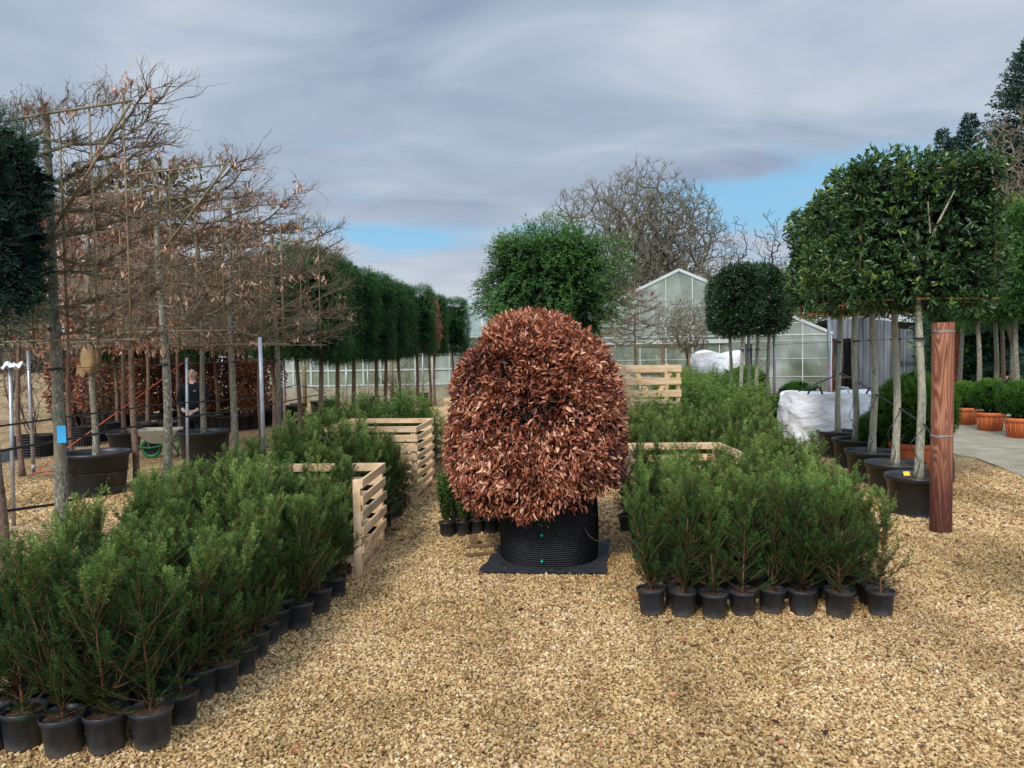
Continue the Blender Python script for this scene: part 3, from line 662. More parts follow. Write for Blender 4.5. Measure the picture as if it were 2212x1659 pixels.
# ------------------------------------------------------------------ beech ball in air pot
BC = Vector(((1183 - CX) / F * 7.1, 7.12, 0))
def beech_ball():
    t = thing('potted_beech', 'rounded beech covered in copper dead leaves in a black studded pot', 'potted tree', (BC.x, BC.y, 0))
    rs = np.random.RandomState(77); n = 62000
    prof_z = np.array([.47, .52, .62, .85, 1.15, 1.45, 1.68, 1.88, 2.05, 2.18, 2.28, 2.34, 2.37]); prof_r = np.array([.45, .70, .78, .82, .835, .825, .79, .72, .61, .48, .32, .16, .0]); OX = -.115
    # sample by area
    zz = np.linspace(.47, 2.37, 400); rr = np.interp(zz, prof_z, prof_r); ds = np.hypot(np.gradient(zz), np.gradient(rr)); w = rr * ds + 1e-5; w /= w.sum()
    k = rs.choice(400, n, p=w); z = zz[k] + rs.normal(0, .004, n); r = rr[k]; th = rs.rand(n) * 2 * np.pi
    dr = np.gradient(rr); nr = nrm(np.stack([np.gradient(zz), -dr], 1))[k]
    out = np.stack([nr[:, 0] * np.cos(th), nr[:, 0] * np.sin(th), nr[:, 1]], 1)
    X = np.stack([r * np.cos(th), r * np.sin(th), z], 1)
    ln = np.array([noise.noise(Vector(x) * 2.4) + .6 * noise.noise(Vector(x) * 6.5) for x in X])
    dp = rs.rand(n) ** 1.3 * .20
    # ragged bottom on the left, cut back above the pot on the right
    X = X + out * (ln * .06 - dp)[:, None]
    gap = (ln < -.36) & (rs.rand(n) < .8)
    cut = (X[:, 2] < .565 + .20 * np.clip(X[:, 0] * 1.6 + .1, 0, 1.0) + .04 * rs.normal(0, 1, n))
    thin = (z < .8) & (rs.rand(n) < .25)
    ok = ~(gap | cut | thin); X, out, dp, ln, z = X[ok], out[ok], dp[ok], ln[ok], z[ok]; m = len(X)
    upf = np.clip((z - 1.6) / .8, -1, 1)[:, None]
    D = out * .55 + rs.normal(0, .55, (m, 3)) + np.array([0, 0, -1.0]) * (1 - upf) * .45 + np.array([0, 0, 1.]) * np.clip(upf, 0, 1) * .25
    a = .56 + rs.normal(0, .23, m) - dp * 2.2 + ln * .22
    mb = MB(); s = 1.12 - .22 * np.clip((z - .8) / 1.4, 0, 1)
    X[:, 0] += OX
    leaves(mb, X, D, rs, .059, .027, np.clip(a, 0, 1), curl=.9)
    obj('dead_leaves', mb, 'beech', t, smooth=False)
    # green leaves showing through
    mg = MB(); c = []
    for (px, py, k) in ((1205, 985, 60), (1190, 1030, 50), (1130, 1045, 40), (1165, 1125, 30), (1368, 1010, 25)):
        q = P(px, py, 6.46); c.append(np.array([q.x - BC.x, q.y - BC.y, q.z]) + rs.normal(0, .045, (k, 3)) * np.array([1, .5, 1]))
    c = np.concatenate(c); leaves(mg, c, rs.normal(0, 1, (len(c), 3)), rs, .028, .016, simple=True)
    obj('green_leaves', mg, 'box', t)
    # branches and trunk
    tk = MB(); tk.tube([(0, 0, .5), (.02, 0, .9), (0, .02, 1.4), (.01, 0, 2.1)], [.05, .045, .035, .01], 10); obj('trunk', tk, 'bark', t, smooth=True)
    br = MB(); out_ = []
    for i in range(150):
        z0 = .62 + 1.5 * rs.rand(); th = rs.rand() * 6.28; Lr = float(np.interp(z0 + .1, prof_z, prof_r))
        tw(out_, np.array([0, 0, z0 - .1]), np.array([math.cos(th), math.sin(th), .25]), Lr * .75, .009, 2, rs, up=.03, nch=(2, 3), sh=.30)
    for p, r_, d in out_: br.tube(p, r_ * .8, 4 if d == 2 else 3, cap=False)
    bo = obj('branches', br, 'darktwig', t); bo.location.x = OX * .7
    # air pot: studded wall
    Rr, h0 = .455, .60; nu, nv = 150, 30; U, Vv = nu * 4, nv * 4
    u = np.arange(U + 1) / U * nu; v = np.arange(Vv + 1) / Vv * nv
    uu, vg = np.meshgrid(u, v); b = np.cos(np.pi * (uu + vg)) * np.cos(np.pi * (uu - vg)); b = np.sign(b) * np.abs(b) ** 1.2
    rad = Rr + .008 * b + .012 * np.sin(vg / nv * np.pi); th = uu / nu * 2 * np.pi
    V = np.stack([rad * np.cos(th), rad * np.sin(th), .008 + vg / nv * (h0 - .008)], -1)
    mp = MB(); mp.grid(V[::-1]); mp.lathe([(Rr, h0), (Rr - .02, h0 - .005), (Rr - .02, .45)], 60)
    pt = obj('pot', mp, 'airpot', t, smooth=True)
    obj('soil', soil_mesh(Rr - .015, .53, .012), 'soil', pt)
    for z in (.10, .335, .555):
        q = MB(); n_ = 14; a_ = np.linspace(0, 2 * np.pi, n_, endpoint=False); x0 = (1158 - 1180) / F * 6.7
        yy = -math.sqrt((Rr + .03) ** 2 - x0 ** 2)
        q.tube([(x0, yy + .03, z), (x0, yy - .004, z)], [.011, .011], 12); obj('fastener', q, 'teal', pt)
beech_ball()
# mat
mm = MB(); c = [G(1033, 1238, .02), G(1308, 1241, .02), G(1318, 1166, .02), G(1085, 1172, .02)]
gv = np.zeros((14, 18, 3))
for i in range(14):
    for j in range(18):
        s, t = j / 17, i / 13; p = (c[0] * (1 - s) + c[1] * s) * (1 - t) + (c[3] * (1 - s) + c[2] * s) * t
        gv[i, j] = (p.x + .02 * noise.noise(Vector((s * 5, t * 5, 0))), p.y + .02 * noise.noise(Vector((s * 5, t * 5, 7))), .026 + .014 * noise.noise(Vector((s * 6, t * 6, 3))) + .01 * (abs(s - .5) > .46))
mm.grid(gv); tag(obj('ground_mat', mm, 'fabric', smooth=True), 'black woven mat under the big beech pot', 'mat')
# timber offcuts
w = MB(); p = G(1023, 1177); w.box((0, 0, .052), (.075, .10, .085), rz=.2, a=.4); tag(obj('wood_block', w, 'brownwood', loc=(p.x, p.y, 0), bevel=.004), 'short square timber block on gravel left of the studded pot', 'wood block')
w = MB(); p = G(1045, 1185); w.box((0, 0, .032), (.34, .05, .02), rz=.1, a=.4); tag(obj('wood_strip', w, 'brownwood', loc=(p.x, p.y, 0)), 'thin brown timber strip beside the block, nearer the small pots', 'wood strip')
w = MB(); p = G(1040, 1203); w.box((0, 0, .032), (.30, .04, .02), rz=.28, a=.4); tag(obj('wood_strip', w, 'brownwood', loc=(p.x, p.y, 0)), 'slanting thin timber strip touching the black mat', 'wood strip')

# small green upright shrubs (box) left of the ball
def box_shrub(seed):
    rs = np.random.RandomState(seed); mf = MB(); ms = MB(); S0 = []
    for i in range(34):
        a, r_ = rs.rand() * 6.28, rs.rand() ** .5 * .055; top = np.array([math.cos(a) * r_ * 2.0, math.sin(a) * r_ * 2.0, .34 + .2 * rs.rand()]); b = np.array([math.cos(a) * r_ * .4, math.sin(a) * r_ * .4, 0])
        ms.tube([b, (b + top) / 2 + rs.normal(0, .01, 3), top], [.0025, .002, .001], 3, cap=False)
        n = 95; t = .12 + .9 * rs.rand(n); B = b + (top - b) * t[:, None]; D = np.stack([rs.normal(0, 1, n), rs.normal(0, 1, n), .4 + rs.normal(0, .5, n)], 1)
        leaves(mf, B, D, rs, .030, .013, np.clip(.25 + .5 * t + rs.normal(0, .12, n), 0, 1), simple=True)
    return mf.mesh('foliage'), ms.mesh('stem')
bs = [box_shrub(3), box_shrub(4)]
sp = pot_mesh(.080, .064, .15, .02, 24); ss = soil_mesh(.074, .13)
sb = []
for k, (f, s_) in enumerate(bs):
    sb.append((f, s_))
bx = [(965, 1165, 'leftmost'), (1001, 1163, 'second'), (1031, 1160, 'third'), (1059, 1158, 'fourth')]
first = None
def put_box(x, y, lab, grp, s=1.0):
    global first
    if first is None:
        t = thing('potted_box_shrub', lab, 'potted shrub', (x, y, .008), 0, grp)
        p = obj('pot', sp, 'pot', t); obj('soil', ss, 'soil', p); f = obj('foliage', sb[0][0], 'box', t); f.location.z = .13; q = obj('stem', sb[0][1], 'stem', t); q.location.z = .13
        first = t
    else: t = dup(first, (x, y, .008), rs.rand() * 6.28, lab, grp)
    t.scale = (s * 1.0, s * 1.0, s); return t
rs = np.random.RandomState(4)
for (px, py, w_) in bx:
    p = G(px, py - 6); put_box(p.x, p.y, '%s small bright green upright shrub from the left, in front of the studded pot' % w_ if w_ != 'leftmost' else 'leftmost small bright green upright shrub beside the studded pot', 'small green shrubs left of the beech', 1.05)
k = 0
for j in range(8):
    for i in range(4):
        y = 8.15 + j * .30; x = -.62 + i * .17 + rs.normal(0, .01) + .0 * j
        if j > 3: x -= .12
        put_box(x, y, 'small green upright shrub in the rows hidden behind the beech', 'small green shrubs behind the beech', 1.1 + .15 * rs.rand())

# ------------------------------------------------------------------ pleached trees
def big_pot(rt, rb, h, ribs=0, segs=48):
    m = MB(); prof = [(0, .003), (rb, 0), (rb + .004, .01), (rt - .02, h - .06), (rt + .006, h - .055), (rt + .012, h - .02), (rt + .012, h), (rt - .008, h), (rt - .018, h - .05), (rt - .06, h * .6)]
    m.lathe(prof, segs)
    return m
def airpot(rt, h):
    nu, nv = max(24, int(rt * 2 * 3.14 / .05)), max(5, int(h / .05)); U, Vv = nu * 4, nv * 4
    uu, vg = np.meshgrid(np.arange(U + 1) / U * nu, np.arange(Vv + 1) / Vv * nv); b = np.cos(np.pi * (uu + vg)) * np.cos(np.pi * (uu - vg))
    rad = rt + .015 * b; th = uu / nu * 2 * np.pi; V = np.stack([rad * np.cos(th), rad * np.sin(th), .008 + vg / nv * (h - .008)], -1)
    m = MB(); m.grid(V[::-1]); m.lathe([(rt, h), (rt - .02, h), (rt - .03, h * .6)], 40); return m
def trunk_mesh(h, r0, r1, rs, wob=.02, sides=14):
    m = MB(); zs = np.linspace(0, h, 26); ph = rs.rand(2) * 6
    pts = [(wob * math.sin(z * 1.7 + ph[0]) * min(1, z), wob * math.sin(z * 1.3 + ph[1]) * min(1, z), z) for z in zs]
    rad = r0 + (r1 - r0) * zs / h; rad = rad * (1 + .05 * np.sin(zs * 9 + ph[0]) * np.exp(-((zs * 2) % 1.0 - .5) ** 2 * 20)); rad[0] *= 1.3; rad[1] *= 1.1
    m.tube(pts, rad, sides); return m
def pleached(seed, W=1.1, z0=2.15, z1=4.2, nleaf=300, tiers=11, leafL=.072, fine=3, sparse=1.0):
    """returns meshes: branches, leaves;  canes as list"""
    rs = np.random.RandomState(seed); out = []; tips = []
    for k in range(tiers):
        z = z0 + (z1 - z0) * (k + .2) / tiers
        for sgn in (-1, 1):
            zz = z + rs.normal(0, .04); L = W * (1.0 + .12 * rs.rand()); n = 9; pts = []; rise = rs.uniform(-.04, .14) + (.22 * k / tiers if rs.rand() < .4 else 0)
            for i in range(n + 1):
                u = i / n; pts.append(np.array([sgn * u * L, .05 * math.sin(u * 5 + k + sgn) + rs.normal(0, .015), zz + rise * u * u + .05 * math.sin(u * 6 + k * 2.1) - .05 * math.sin(u * 3.14)]))
            r0 = .019 * (.7 + .6 * rs.rand()); out.append((pts, np.linspace(r0, .007, n + 1), 9))
            for i in range(1, n + 1):
                for q in range(int(5 * sparse)):
                    yd = rs.choice([-1, 1]); d = np.array([sgn * 1.0, yd * rs.uniform(.1, .7), rs.uniform(-.20, .38)])
                    tw(out, pts[i], nrm(d), rs.uniform(.12, .26) * (1 + .2 * (i == n)), .0056, 2 if i == n else 1, rs, up=.07, wig=.16, nch=(2, 3))
    for i in range(84):      # the tuft above the top rail
        x = rs.uniform(-W, W); d = nrm(np.array([rs.normal(0, .5) + .3 * np.sign(x) * abs(x), rs.normal(0, .35), 1.0]))
        tw(out, np.array([x, rs.normal(0, .05), z1 + rs.uniform(-.1, .08)]), d, rs.uniform(.085, .15), .0062, fine, rs, up=.08, wig=.26, nch=(2, 3))
    for sgn in (-1, 1):     # shoots past the ends
        for i in range(16):
            z = rs.uniform(z0, z1); tw(out, np.array([sgn * W, 0, z]), nrm(np.array([sgn, rs.normal(0, .5), rs.uniform(0, .7)])), rs.uniform(.12, .22), .0062, 2, rs, up=.09, wig=.18)
    mb = MB(); ends = []
    for p, r, d in out:
        mb.tube(p, r, 6 if d == 9 else 3, cap=False)
        if d <= 1: ends.append(p[-1]); ends.append(p[-2])
    ends = np.array(ends); ml = MB()
    if nleaf:
        cc = ends[rs.choice(len(ends), max(1, nleaf // 7))]; cc = cc[cc[:, 2] < z1 + .25]
        B = np.repeat(cc, 7, 0) + rs.normal(0, .034, (len(cc) * 7, 3)); D = np.stack([rs.normal(0, .5, len(B)), rs.normal(0, .5, len(B)), -1 + rs.normal(0, .4, len(B))], 1)
        leaves(ml, B, D, rs, leafL, leafL * .42, curl=.7)
    return mb, ml
def canes_for(t, W, z0, z1, mat='cane', xs=(-.98, -.59, -.22, .22, .59, .98), diag=False, yo=-.045, hz=()):
    for x in xs:
        c = MB(); c.tube([(x, yo, z0 - .05), (x + .01, yo - .005, (z0 + z1) / 2), (x, yo, z1 + .06)], [.011, .010, .009], 6); obj('bamboo_cane', c, mat, t, smooth=True)
    for z in (z0, z1) + tuple(hz):
        c = MB(); c.tube([(-W, yo - .024, z), (0, yo - .024, z + .012), (W, yo - .024, z)], [.012, .012, .010], 6); obj('bamboo_cane', c, mat, t, smooth=True)
    if diag:
        c = MB(); c.tube([(.0, yo - .05, z0 + .85), (W, yo - .05, z1 - .03)], [.014, .012], 6); obj('bamboo_cane', c, mat, t, smooth=True)
def tie(t, r, z, nm='tie'):
    c = MB(); a = np.linspace(0, 2 * np.pi, 17); c.tube([(math.cos(x) * (r + .006), math.sin(x) * (r + .006), z + .006 * math.sin(x)) for x in a], .011, 5, cap=False)
    c.tube([(-r, -.02, z), (-r - .05, -.03, z - .012)], [.008, .004], 5); obj(nm, c, 'hose', t)
X0 = -4.29
row1 = [(121, 7.0, 'nearest left bare trained tree, grey trunk with blue tag', 7, True, 420), (354, 9.2, 'second grey-trunked bare trained tree from the left, mossy trunk', 8, True, 700), (502, 11.5, 'third grey-trunked trained tree in the front left row', 9, False, 800), (597, 13.6, 'fourth grey-trunked trained tree, last of the front left row', 10, True, 330)]
pm = {}
r1_objs = []
for px, Y, lab, sd, dg, nlf in row1:
    p = GX(px, Y, 1.9)
    t = thing('pleached_tree', lab, 'tree', (p.x, Y, 0), R(-20), 'trained bare trees of the left row')
    rs = np.random.RandomState(sd); r0 = .064 if Y < 8 else .06
    obj('trunk', trunk_mesh(4.3, r0, .030, rs), 'bark', t, smooth=True)
    b, l = pleached(sd, 1.12, 2.15 if Y != 9.2 else 2.28, 4.2, nlf, tiers=11)
    obj('branches', b, 'twig', t); obj('leaves', l, 'palebeech', t)
    canes_for(t, 1.12, 2.14 if Y != 9.2 else 2.28, 4.2, diag=dg); tie(t, r0 - .012, 1.89)
    r1_objs.append((p.x, Y))
# rows behind, beech with more leaves
b2 = [pleached(31, 1.05, 2.2, 4.0, 5200, 11, .078, 3, .75), pleached(32, 1.05, 2.2, 4.0, 4200, 11, .078, 3, .75)]
b2m = [(b.mesh('branches'), l.mesh('leaves')) for b, l in b2]
row2 = [(205, 1080, 'trained tree with burlap wrap in the largest open black pot', .45, .62, 'E'), (266, 978, 'trained tree with reddish trunk in a black pot behind the burlap tree', .34, .40, 'D'), (318, 948, 'slender brown-trunked trained tree behind the wheelbarrow', .34, .40, 'F'), (440, 1018, 'trained tree in the large black pot in front of the person', .44, .66, 'G'), (470, 932, 'trained tree with leaning trunk in a pot right of the person', .26, .42, 'I'), (534, 922, 'slender trained tree in pot behind the third grey trunk', .26, .40, 'K')]
prow2 = []
for i, (px, py, lab, rp, hp, key) in enumerate(row2):
    g = G(px, py); Y = g.y + rp; p = GX(px, Y, 1.0)
    t = thing('pleached_tree', lab, 'tree', (p.x, Y, 0), R(-20 + 8 * math.sin(i * 3)), 'trained beech trees in black pots on the left')
    rs = np.random.RandomState(50 + i)
    tr = trunk_mesh(4.1 - hp * .7, .052, .025, rs, .035)
    o = obj('trunk', tr, 'bark' if key in 'EG' else 'redbark', t, smooth=True); o.location.z = hp * .72
    q = obj('pot', big_pot(rp, rp * .80, hp), 'bigpot', t, smooth=True)
    obj('soil', soil_mesh(rp - .03, hp * (.55 if key == 'E' else .8), .02, i), 'soil', q)
    bm, lm = b2m[i % 2]; obj('branches', bm, 'twig', t); obj('leaves', lm, 'palebeech' if i % 3 else 'redbeech', t)
    canes_for(t, 1.0, 2.2, 4.0, xs=(-.9, -.45, .45, .9)); prow2.append((p.x, Y))
    if key == 'E':
        sk = MB(); th = np.linspace(0, 2 * np.pi, 25); zs = np.linspace(1.78, 2.12, 9); V = np.zeros((9, 25, 3))
        for a_, z in enumerate(zs):
            for b_, an in enumerate(th):
                r_ = .085 + .05 * math.sin((z - 1.78) / .34 * 2.4 + .5) + .045 * noise.noise(Vector((math.cos(an) * 2, math.sin(an) * 2, z * 9))); V[a_, b_] = (r_ * math.cos(an) - .02, r_ * math.sin(an), z + .03 * math.sin(an * 2))
        sk.grid(V)
        s2 = np.zeros((6, 7, 3))
        for a_ in range(6):
            for b_ in range(7): s2[a_, b_] = (-.20 + .16 * b_ / 6 , -.10 + .02 * math.sin(b_ * 2 + a_), 1.86 - .14 * a_ / 5 + .03 * math.sin(b_))
        sk.grid(s2); so = obj('burlap_wrap', sk, 'burlap', t, smooth=True)
# further beech canopies filling behind (left)
for i, (px, Y, lab) in enumerate([(40, 12.5, 'brown-leaved trained tree at the left edge, behind the dark conifer'), (150, 13.5, 'brown-leaved trained tree seen through the nearest bare tree'), (385, 17.0, 'brown-leaved trained tree seen above the person'), (560, 18.0, 'brown-leaved trained tree behind the tall galvanised pole')]):
    p = GX(px, Y, 1.5)
    t = thing('pleached_tree', lab, 'tree', (p.x, Y, 0), R(-15 + 9 * i), 'brown-leaved trees behind the left rows')
    o = obj('trunk', trunk_mesh(4.1, .045, .02, np.random.RandomState(i), .03), 'redbark', t, smooth=True)
    bm, lm = b2m[(i + 1) % 2]; obj('branches', bm, 'twig', t); obj('leaves', lm, 'palebeech', t)
    canes_for(t, 1.0, 2.2, 4.0, xs=(-.9, -.45, .45, .9))

# tag and string on the nearest trunk
t = thing('plant_tag', 'blue rectangular tag tied to the nearest grey trunk', 'tag', (r1_objs[0][0], 7.0, 0))
a = P(133, 938, 6.90); c = MB(); hw = .039; c.box((a.x - t.location.x, a.y - 7.0, a.z), (hw * 2, .004, .16), rz=.1); obj('card', c, 'blue', t)
c = MB(); zt = P(130, 892, 6.9).z; an = np.linspace(0, 6.283, 15); c.tube([(.068 * math.cos(x), .068 * math.sin(x), zt) for x in an], .003, 4, cap=False)
c.tube([(.045, -.06, zt), (a.x - t.location.x, -.10, a.z + .07)], [.003, .003], 4); obj('string', c, 'greenpaint', t)

# ------------------------------------------------------------------ evergreen canopies
def conifer_canopy(seed, w, d, h, n, sl=.17, dens=55, nl=.075, nw=.016, droop=.15, p=4, lump=.12, depth=.2, flare=.7):
    rs = np.random.RandomState(seed); X, g, dp, ln = shell(rs, n, w, d, h, p, depth, lump, seed * 7.3)
    up = np.array([0, 0, -droop]) + rs.normal(0, .33, (n, 3))
    D = nrm(g * flare + up); L = sl * (.6 + .8 * rs.rand(n)); 
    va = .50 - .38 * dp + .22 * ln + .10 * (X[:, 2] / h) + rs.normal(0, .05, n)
    P0 = X - D * L[:, None] * .5; P1 = X + D * L[:, None] * .5
    mb = MB(); needles(mb, P0, P1, rs, dens, nl, nw, va, flat=.8, lean=.8)
    # inner dark fill
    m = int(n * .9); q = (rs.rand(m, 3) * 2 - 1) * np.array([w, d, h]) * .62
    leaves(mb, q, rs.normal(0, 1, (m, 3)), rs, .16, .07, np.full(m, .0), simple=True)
    return mb
def add_tree(name, label, loc, rz, trunk_h, r0, canopies, mats, z, group=None, trunk='redbark', canes=None, pot=None, cat='tree', scale=1, zrot=None, tie_z=None):
    t = thing(name, label, cat, loc, rz, group, scale)
    hp = pot[1] * .85 if pot else 0
    o = obj('trunk', trunk_mesh(trunk_h - hp, r0, r0 * .6, np.random.RandomState(int(abs(loc[0] * 100)) % 999), .03), trunk, t, smooth=True); o.location.z = hp
    c = obj('crown', canopies, mats, t); c.location.z = z
    if pot:
        q = obj('pot', big_pot(pot[0], pot[0] * .82, pot[1]), 'bigpot', t, smooth=True); obj('soil', soil_mesh(pot[0] - .03, pot[1] * .86, .02), 'soil', q)
    if canes: canes_for(t, *canes)
    if tie_z: tie(t, r0 - .008, tie_z)
    return t
# yew panels left-centre row
yc = [conifer_canopy(200 + i, .64, .52, 1.10, 6200, .20, 62, .048, .010, .45, p=6, lump=.14).mesh('crown') for i in range(3)]
ydat = [(692, 15.5), (731, 16.9), (763, 18.3), (811, 19.7), (833, 21.2), (862, 22.8), (900, 24.4), (938, 27.8), (979, 29.8)]
ylab = ['nearest dark yew with clipped head on a reddish trunk, behind the left crate', 'second dark clipped yew on a clear trunk going away', 'third dark clipped yew on a clear trunk going away', 'fourth dark clipped yew, its trunk above the far left bed', 'fifth dark clipped yew on a clear trunk going away', 'sixth dark clipped yew whose bright right side is seen', 'seventh dark clipped yew, just left of the brown-leaved column', 'dark clipped yew just right of the brown-leaved column', 'farthest dark clipped yew, beside the large green cypress']
for i, (px, Y) in enumerate(ydat):
    p = GX(px, Y, 1.3)
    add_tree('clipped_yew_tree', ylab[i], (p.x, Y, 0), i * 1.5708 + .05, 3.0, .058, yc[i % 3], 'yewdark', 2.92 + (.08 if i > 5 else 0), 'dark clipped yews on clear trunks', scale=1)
rb = conifer_canopy(260, .35, .35, .95, 10)
rsb = np.random.RandomState(9); X, g, dp, ln = shell(rsb, 5200, .36, .36, 1.0, 3, .25, .1); mbb = MB(); leaves(mbb, X, g + rsb.normal(0, .6, X.shape) + np.array([0, 0, -.5]), rsb, .085, .04, np.clip(.45 + ln * .2 - .3 * dp + rsb.normal(0, .15, len(X)), 0, 1), simple=True)
p = GX(923, 26.1, 1.3)
add_tree('clipped_beech_tree', 'narrow clipped tree with red-brown dead leaves between dark yews', (p.x + .1, 26.1, 0), 0, 3.2, .05, mbb, 'redbeech', 2.92)
# yews farther left behind
for i, (px, Y) in enumerate([(250, 18.5), (345, 20.5), (440, 19.5), (520, 21.0), (590, 17.5), (645, 16.0)]):
    p = GX(px, Y, 1.3)
    add_tree('clipped_yew_tree', 'dark clipped yew glimpsed behind the trained trees, %s from the left' % ORD[i], (p.x, Y, 0), i * 1.3, 3.2, .05, yc[(i + 1) % 3], 'yewdark', 2.9 + .1 * (i % 2), 'dark yews behind the trained trees', scale=1.05)
# cypress in the middle
lc = conifer_canopy(301, 1.10, .66, .92, 8000, .26, 60, .062, .013, .30, p=2.2, lump=.46, depth=.30, flare=.8)
p = GX(1186, 12.0, 2.5)
add_tree('clipped_cypress', 'large bright green clipped cypress rising behind the beech ball', (p.x, 12.0, 0), R(-8), 3.2, .07, lc, 'ley', 3.02)
for k in range(2): pass
# dark conifer at the left edge
fc_ = conifer_canopy(305, .42, .42, 1.0, 6500, .26, 70, .034, .006, -.1, p=2.4, lump=.24, depth=.35)
p = GX(-18, 6.2, 2.5)
add_tree('fir_tree', 'dark blue-green conifer cut off by the left edge', (p.x, 6.2, 0), 0, 3.2, .05, fc_, 'fir', 3.12)
# evergreen magnolia-like crown peeping
rsm = np.random.RandomState(12); X, g, dp, ln = shell(rsm, 900, 1.0, .4, .5, 3, .4, .2); mm_ = MB(); leaves(mm_, X, g + rsm.normal(0, .6, X.shape), rsm, .15, .06, curl=.4)
p = GX(265, 11.0, 3.0)
add_tree('evergreen_tree', 'olive-leaved evergreen crown peeping above the left trained trees', (p.x, 11.2, 0), 0, 4.0, .05, mm_, 'olive', 4.35)
# bay-like standards, centre right
def broad_canopy(seed, w, d, h, n, L, W, per=6, p=4, lump=.1, depth=.15, tipv=.0):
    rs = np.random.RandomState(seed); X, g, dp, ln = shell(rs, n, w, d, h, p, depth, lump, seed)
    tw_d = nrm(g + rs.normal(0, .5, (n, 3)) + np.array([0, 0, .25])); B = np.repeat(X, per, 0) + np.repeat(tw_d, per, 0) * (rs.rand(n * per, 1) * .09); D = np.repeat(tw_d, per, 0) * .7 + rs.normal(0, .6, (n * per, 3))
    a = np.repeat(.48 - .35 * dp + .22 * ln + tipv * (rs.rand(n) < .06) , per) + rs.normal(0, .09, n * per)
    mb = MB(); leaves(mb, B, D, rs, L, W, np.clip(a, 0, 1), curl=.25, simple=(L < .05))
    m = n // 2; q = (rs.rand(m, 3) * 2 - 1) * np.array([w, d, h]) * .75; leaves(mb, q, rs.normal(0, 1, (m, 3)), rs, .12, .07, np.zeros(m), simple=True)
    return mb
bay = broad_canopy(401, .50, .45, .70, 4200, .045, .022, 6, p=3.5, lump=.06).mesh('crown')
for i, (px, Y, lab, zc) in enumerate([(1578, 17.2, 'dense dark green standard tree, leftmost of the clipped group', 2.98), (1602, 15.6, 'clipped evergreen standard with crooked thin trunk', 3.0), (1618, 16.8, 'clipped evergreen standard, middle thin trunk of the group', 3.05), (1637, 16.0, 'clipped evergreen standard, palest trunk of the group', 3.03), (1660, 17.4, 'clipped evergreen standard behind the galvanised pole', 3.02)]):
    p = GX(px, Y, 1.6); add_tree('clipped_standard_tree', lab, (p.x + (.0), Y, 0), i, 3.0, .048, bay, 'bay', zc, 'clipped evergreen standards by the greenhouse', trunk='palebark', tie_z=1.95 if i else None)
# right row evergreen panels
lv = [broad_canopy(410 + i, .84, .27, .84, 2800, .072, .032, 6, p=9, lump=.13, depth=.24, tipv=.45).mesh('crown') for i in range(3)]
rrow = [(1985, 8.77, 'nearest evergreen panel tree on pale trunk, beside the thick timber post'), (1934, 9.75, 'second pale-trunked evergreen panel tree from the timber post'), (1884, 10.9, 'third pale-trunked evergreen panel tree from the timber post'), (1849, 12.3, 'fourth pale-trunked evergreen panel tree from the timber post'), (1811, 13.5, 'farthest pale-trunked evergreen panel tree, by the pinkish pole')]
rpos = []
for i, (px, Y, lab) in enumerate(rrow):
    p = GX(px, Y, .9)
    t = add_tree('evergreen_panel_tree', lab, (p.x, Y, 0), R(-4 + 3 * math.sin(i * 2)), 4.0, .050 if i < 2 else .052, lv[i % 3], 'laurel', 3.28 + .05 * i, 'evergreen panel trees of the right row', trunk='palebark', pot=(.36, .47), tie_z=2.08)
    canes_for(t, .80, 2.52, 4.0, 'orangecane', xs=(-.74, .76), yo=-.12, hz=()); rpos.append((p.x, Y))
    if i == 0:
        br = MB()
        for q in ([(.0, -.05, 2.6), (.02, -.18, 3.2), (-.05, -.26, 3.62)], [(.01, -.1, 3.1), (.10, -.26, 3.45), (.22, -.30, 3.72)], [(-.02, -.1, 2.7), (-.2, -.2, 3.0), (-.36, -.27, 3.25)]  ): br.tube(q, [.02, .014, .006], 6, cap=False)
        obj('branches', br, 'palebark', t, smooth=True)
        lb = MB(); a = P(1962, 1016, 8.5); lb.box((a.x - p.x, a.y - Y - .02, .53), (.07, .004, .05), M3=np.array(Matrix.Rotation(-.5, 3, 'X'))); obj('label_card', lb, 'yellow', t)
# pleached cypress row, far right
lr = [conifer_canopy(320 + i, .75, .5, 1.45, 6500, .26, 46, .075, .015, .30, p=3, lump=.28, depth=.28).mesh('crown') for i in range(2)]
for i, (px, Y, tall) in enumerate([(2048, 24.0, 1), (2075, 22.5, 1), (2112, 19.6, 1), (2150, 20.4, 1), (2166, 22.6, 0), (2196, 19.0, 1), (2245, 18.4, 1)]):
    p = GX(px, Y, 1.2)
    add_tree('cypress_tree', ['clear-stemmed cypress at the far left end of the right-hand row', 'clear-stemmed cypress just right of the timber post', 'cypress with pale trunk above the leftmost terracotta pot', 'cypress with pale trunk above the middle terracotta pot', 'cypress with thin dark trunk between two pale trunks', 'cypress with stout pale trunk near the right edge', 'cypress cut off by the right edge'][i], (p.x, Y, 0), i * .9, 3.4, .07, lr[i % 2], 'ley', 3.95 + .1 * (i % 2), 'cypress trees beyond the drive', trunk='bark' if tall else 'redbark')

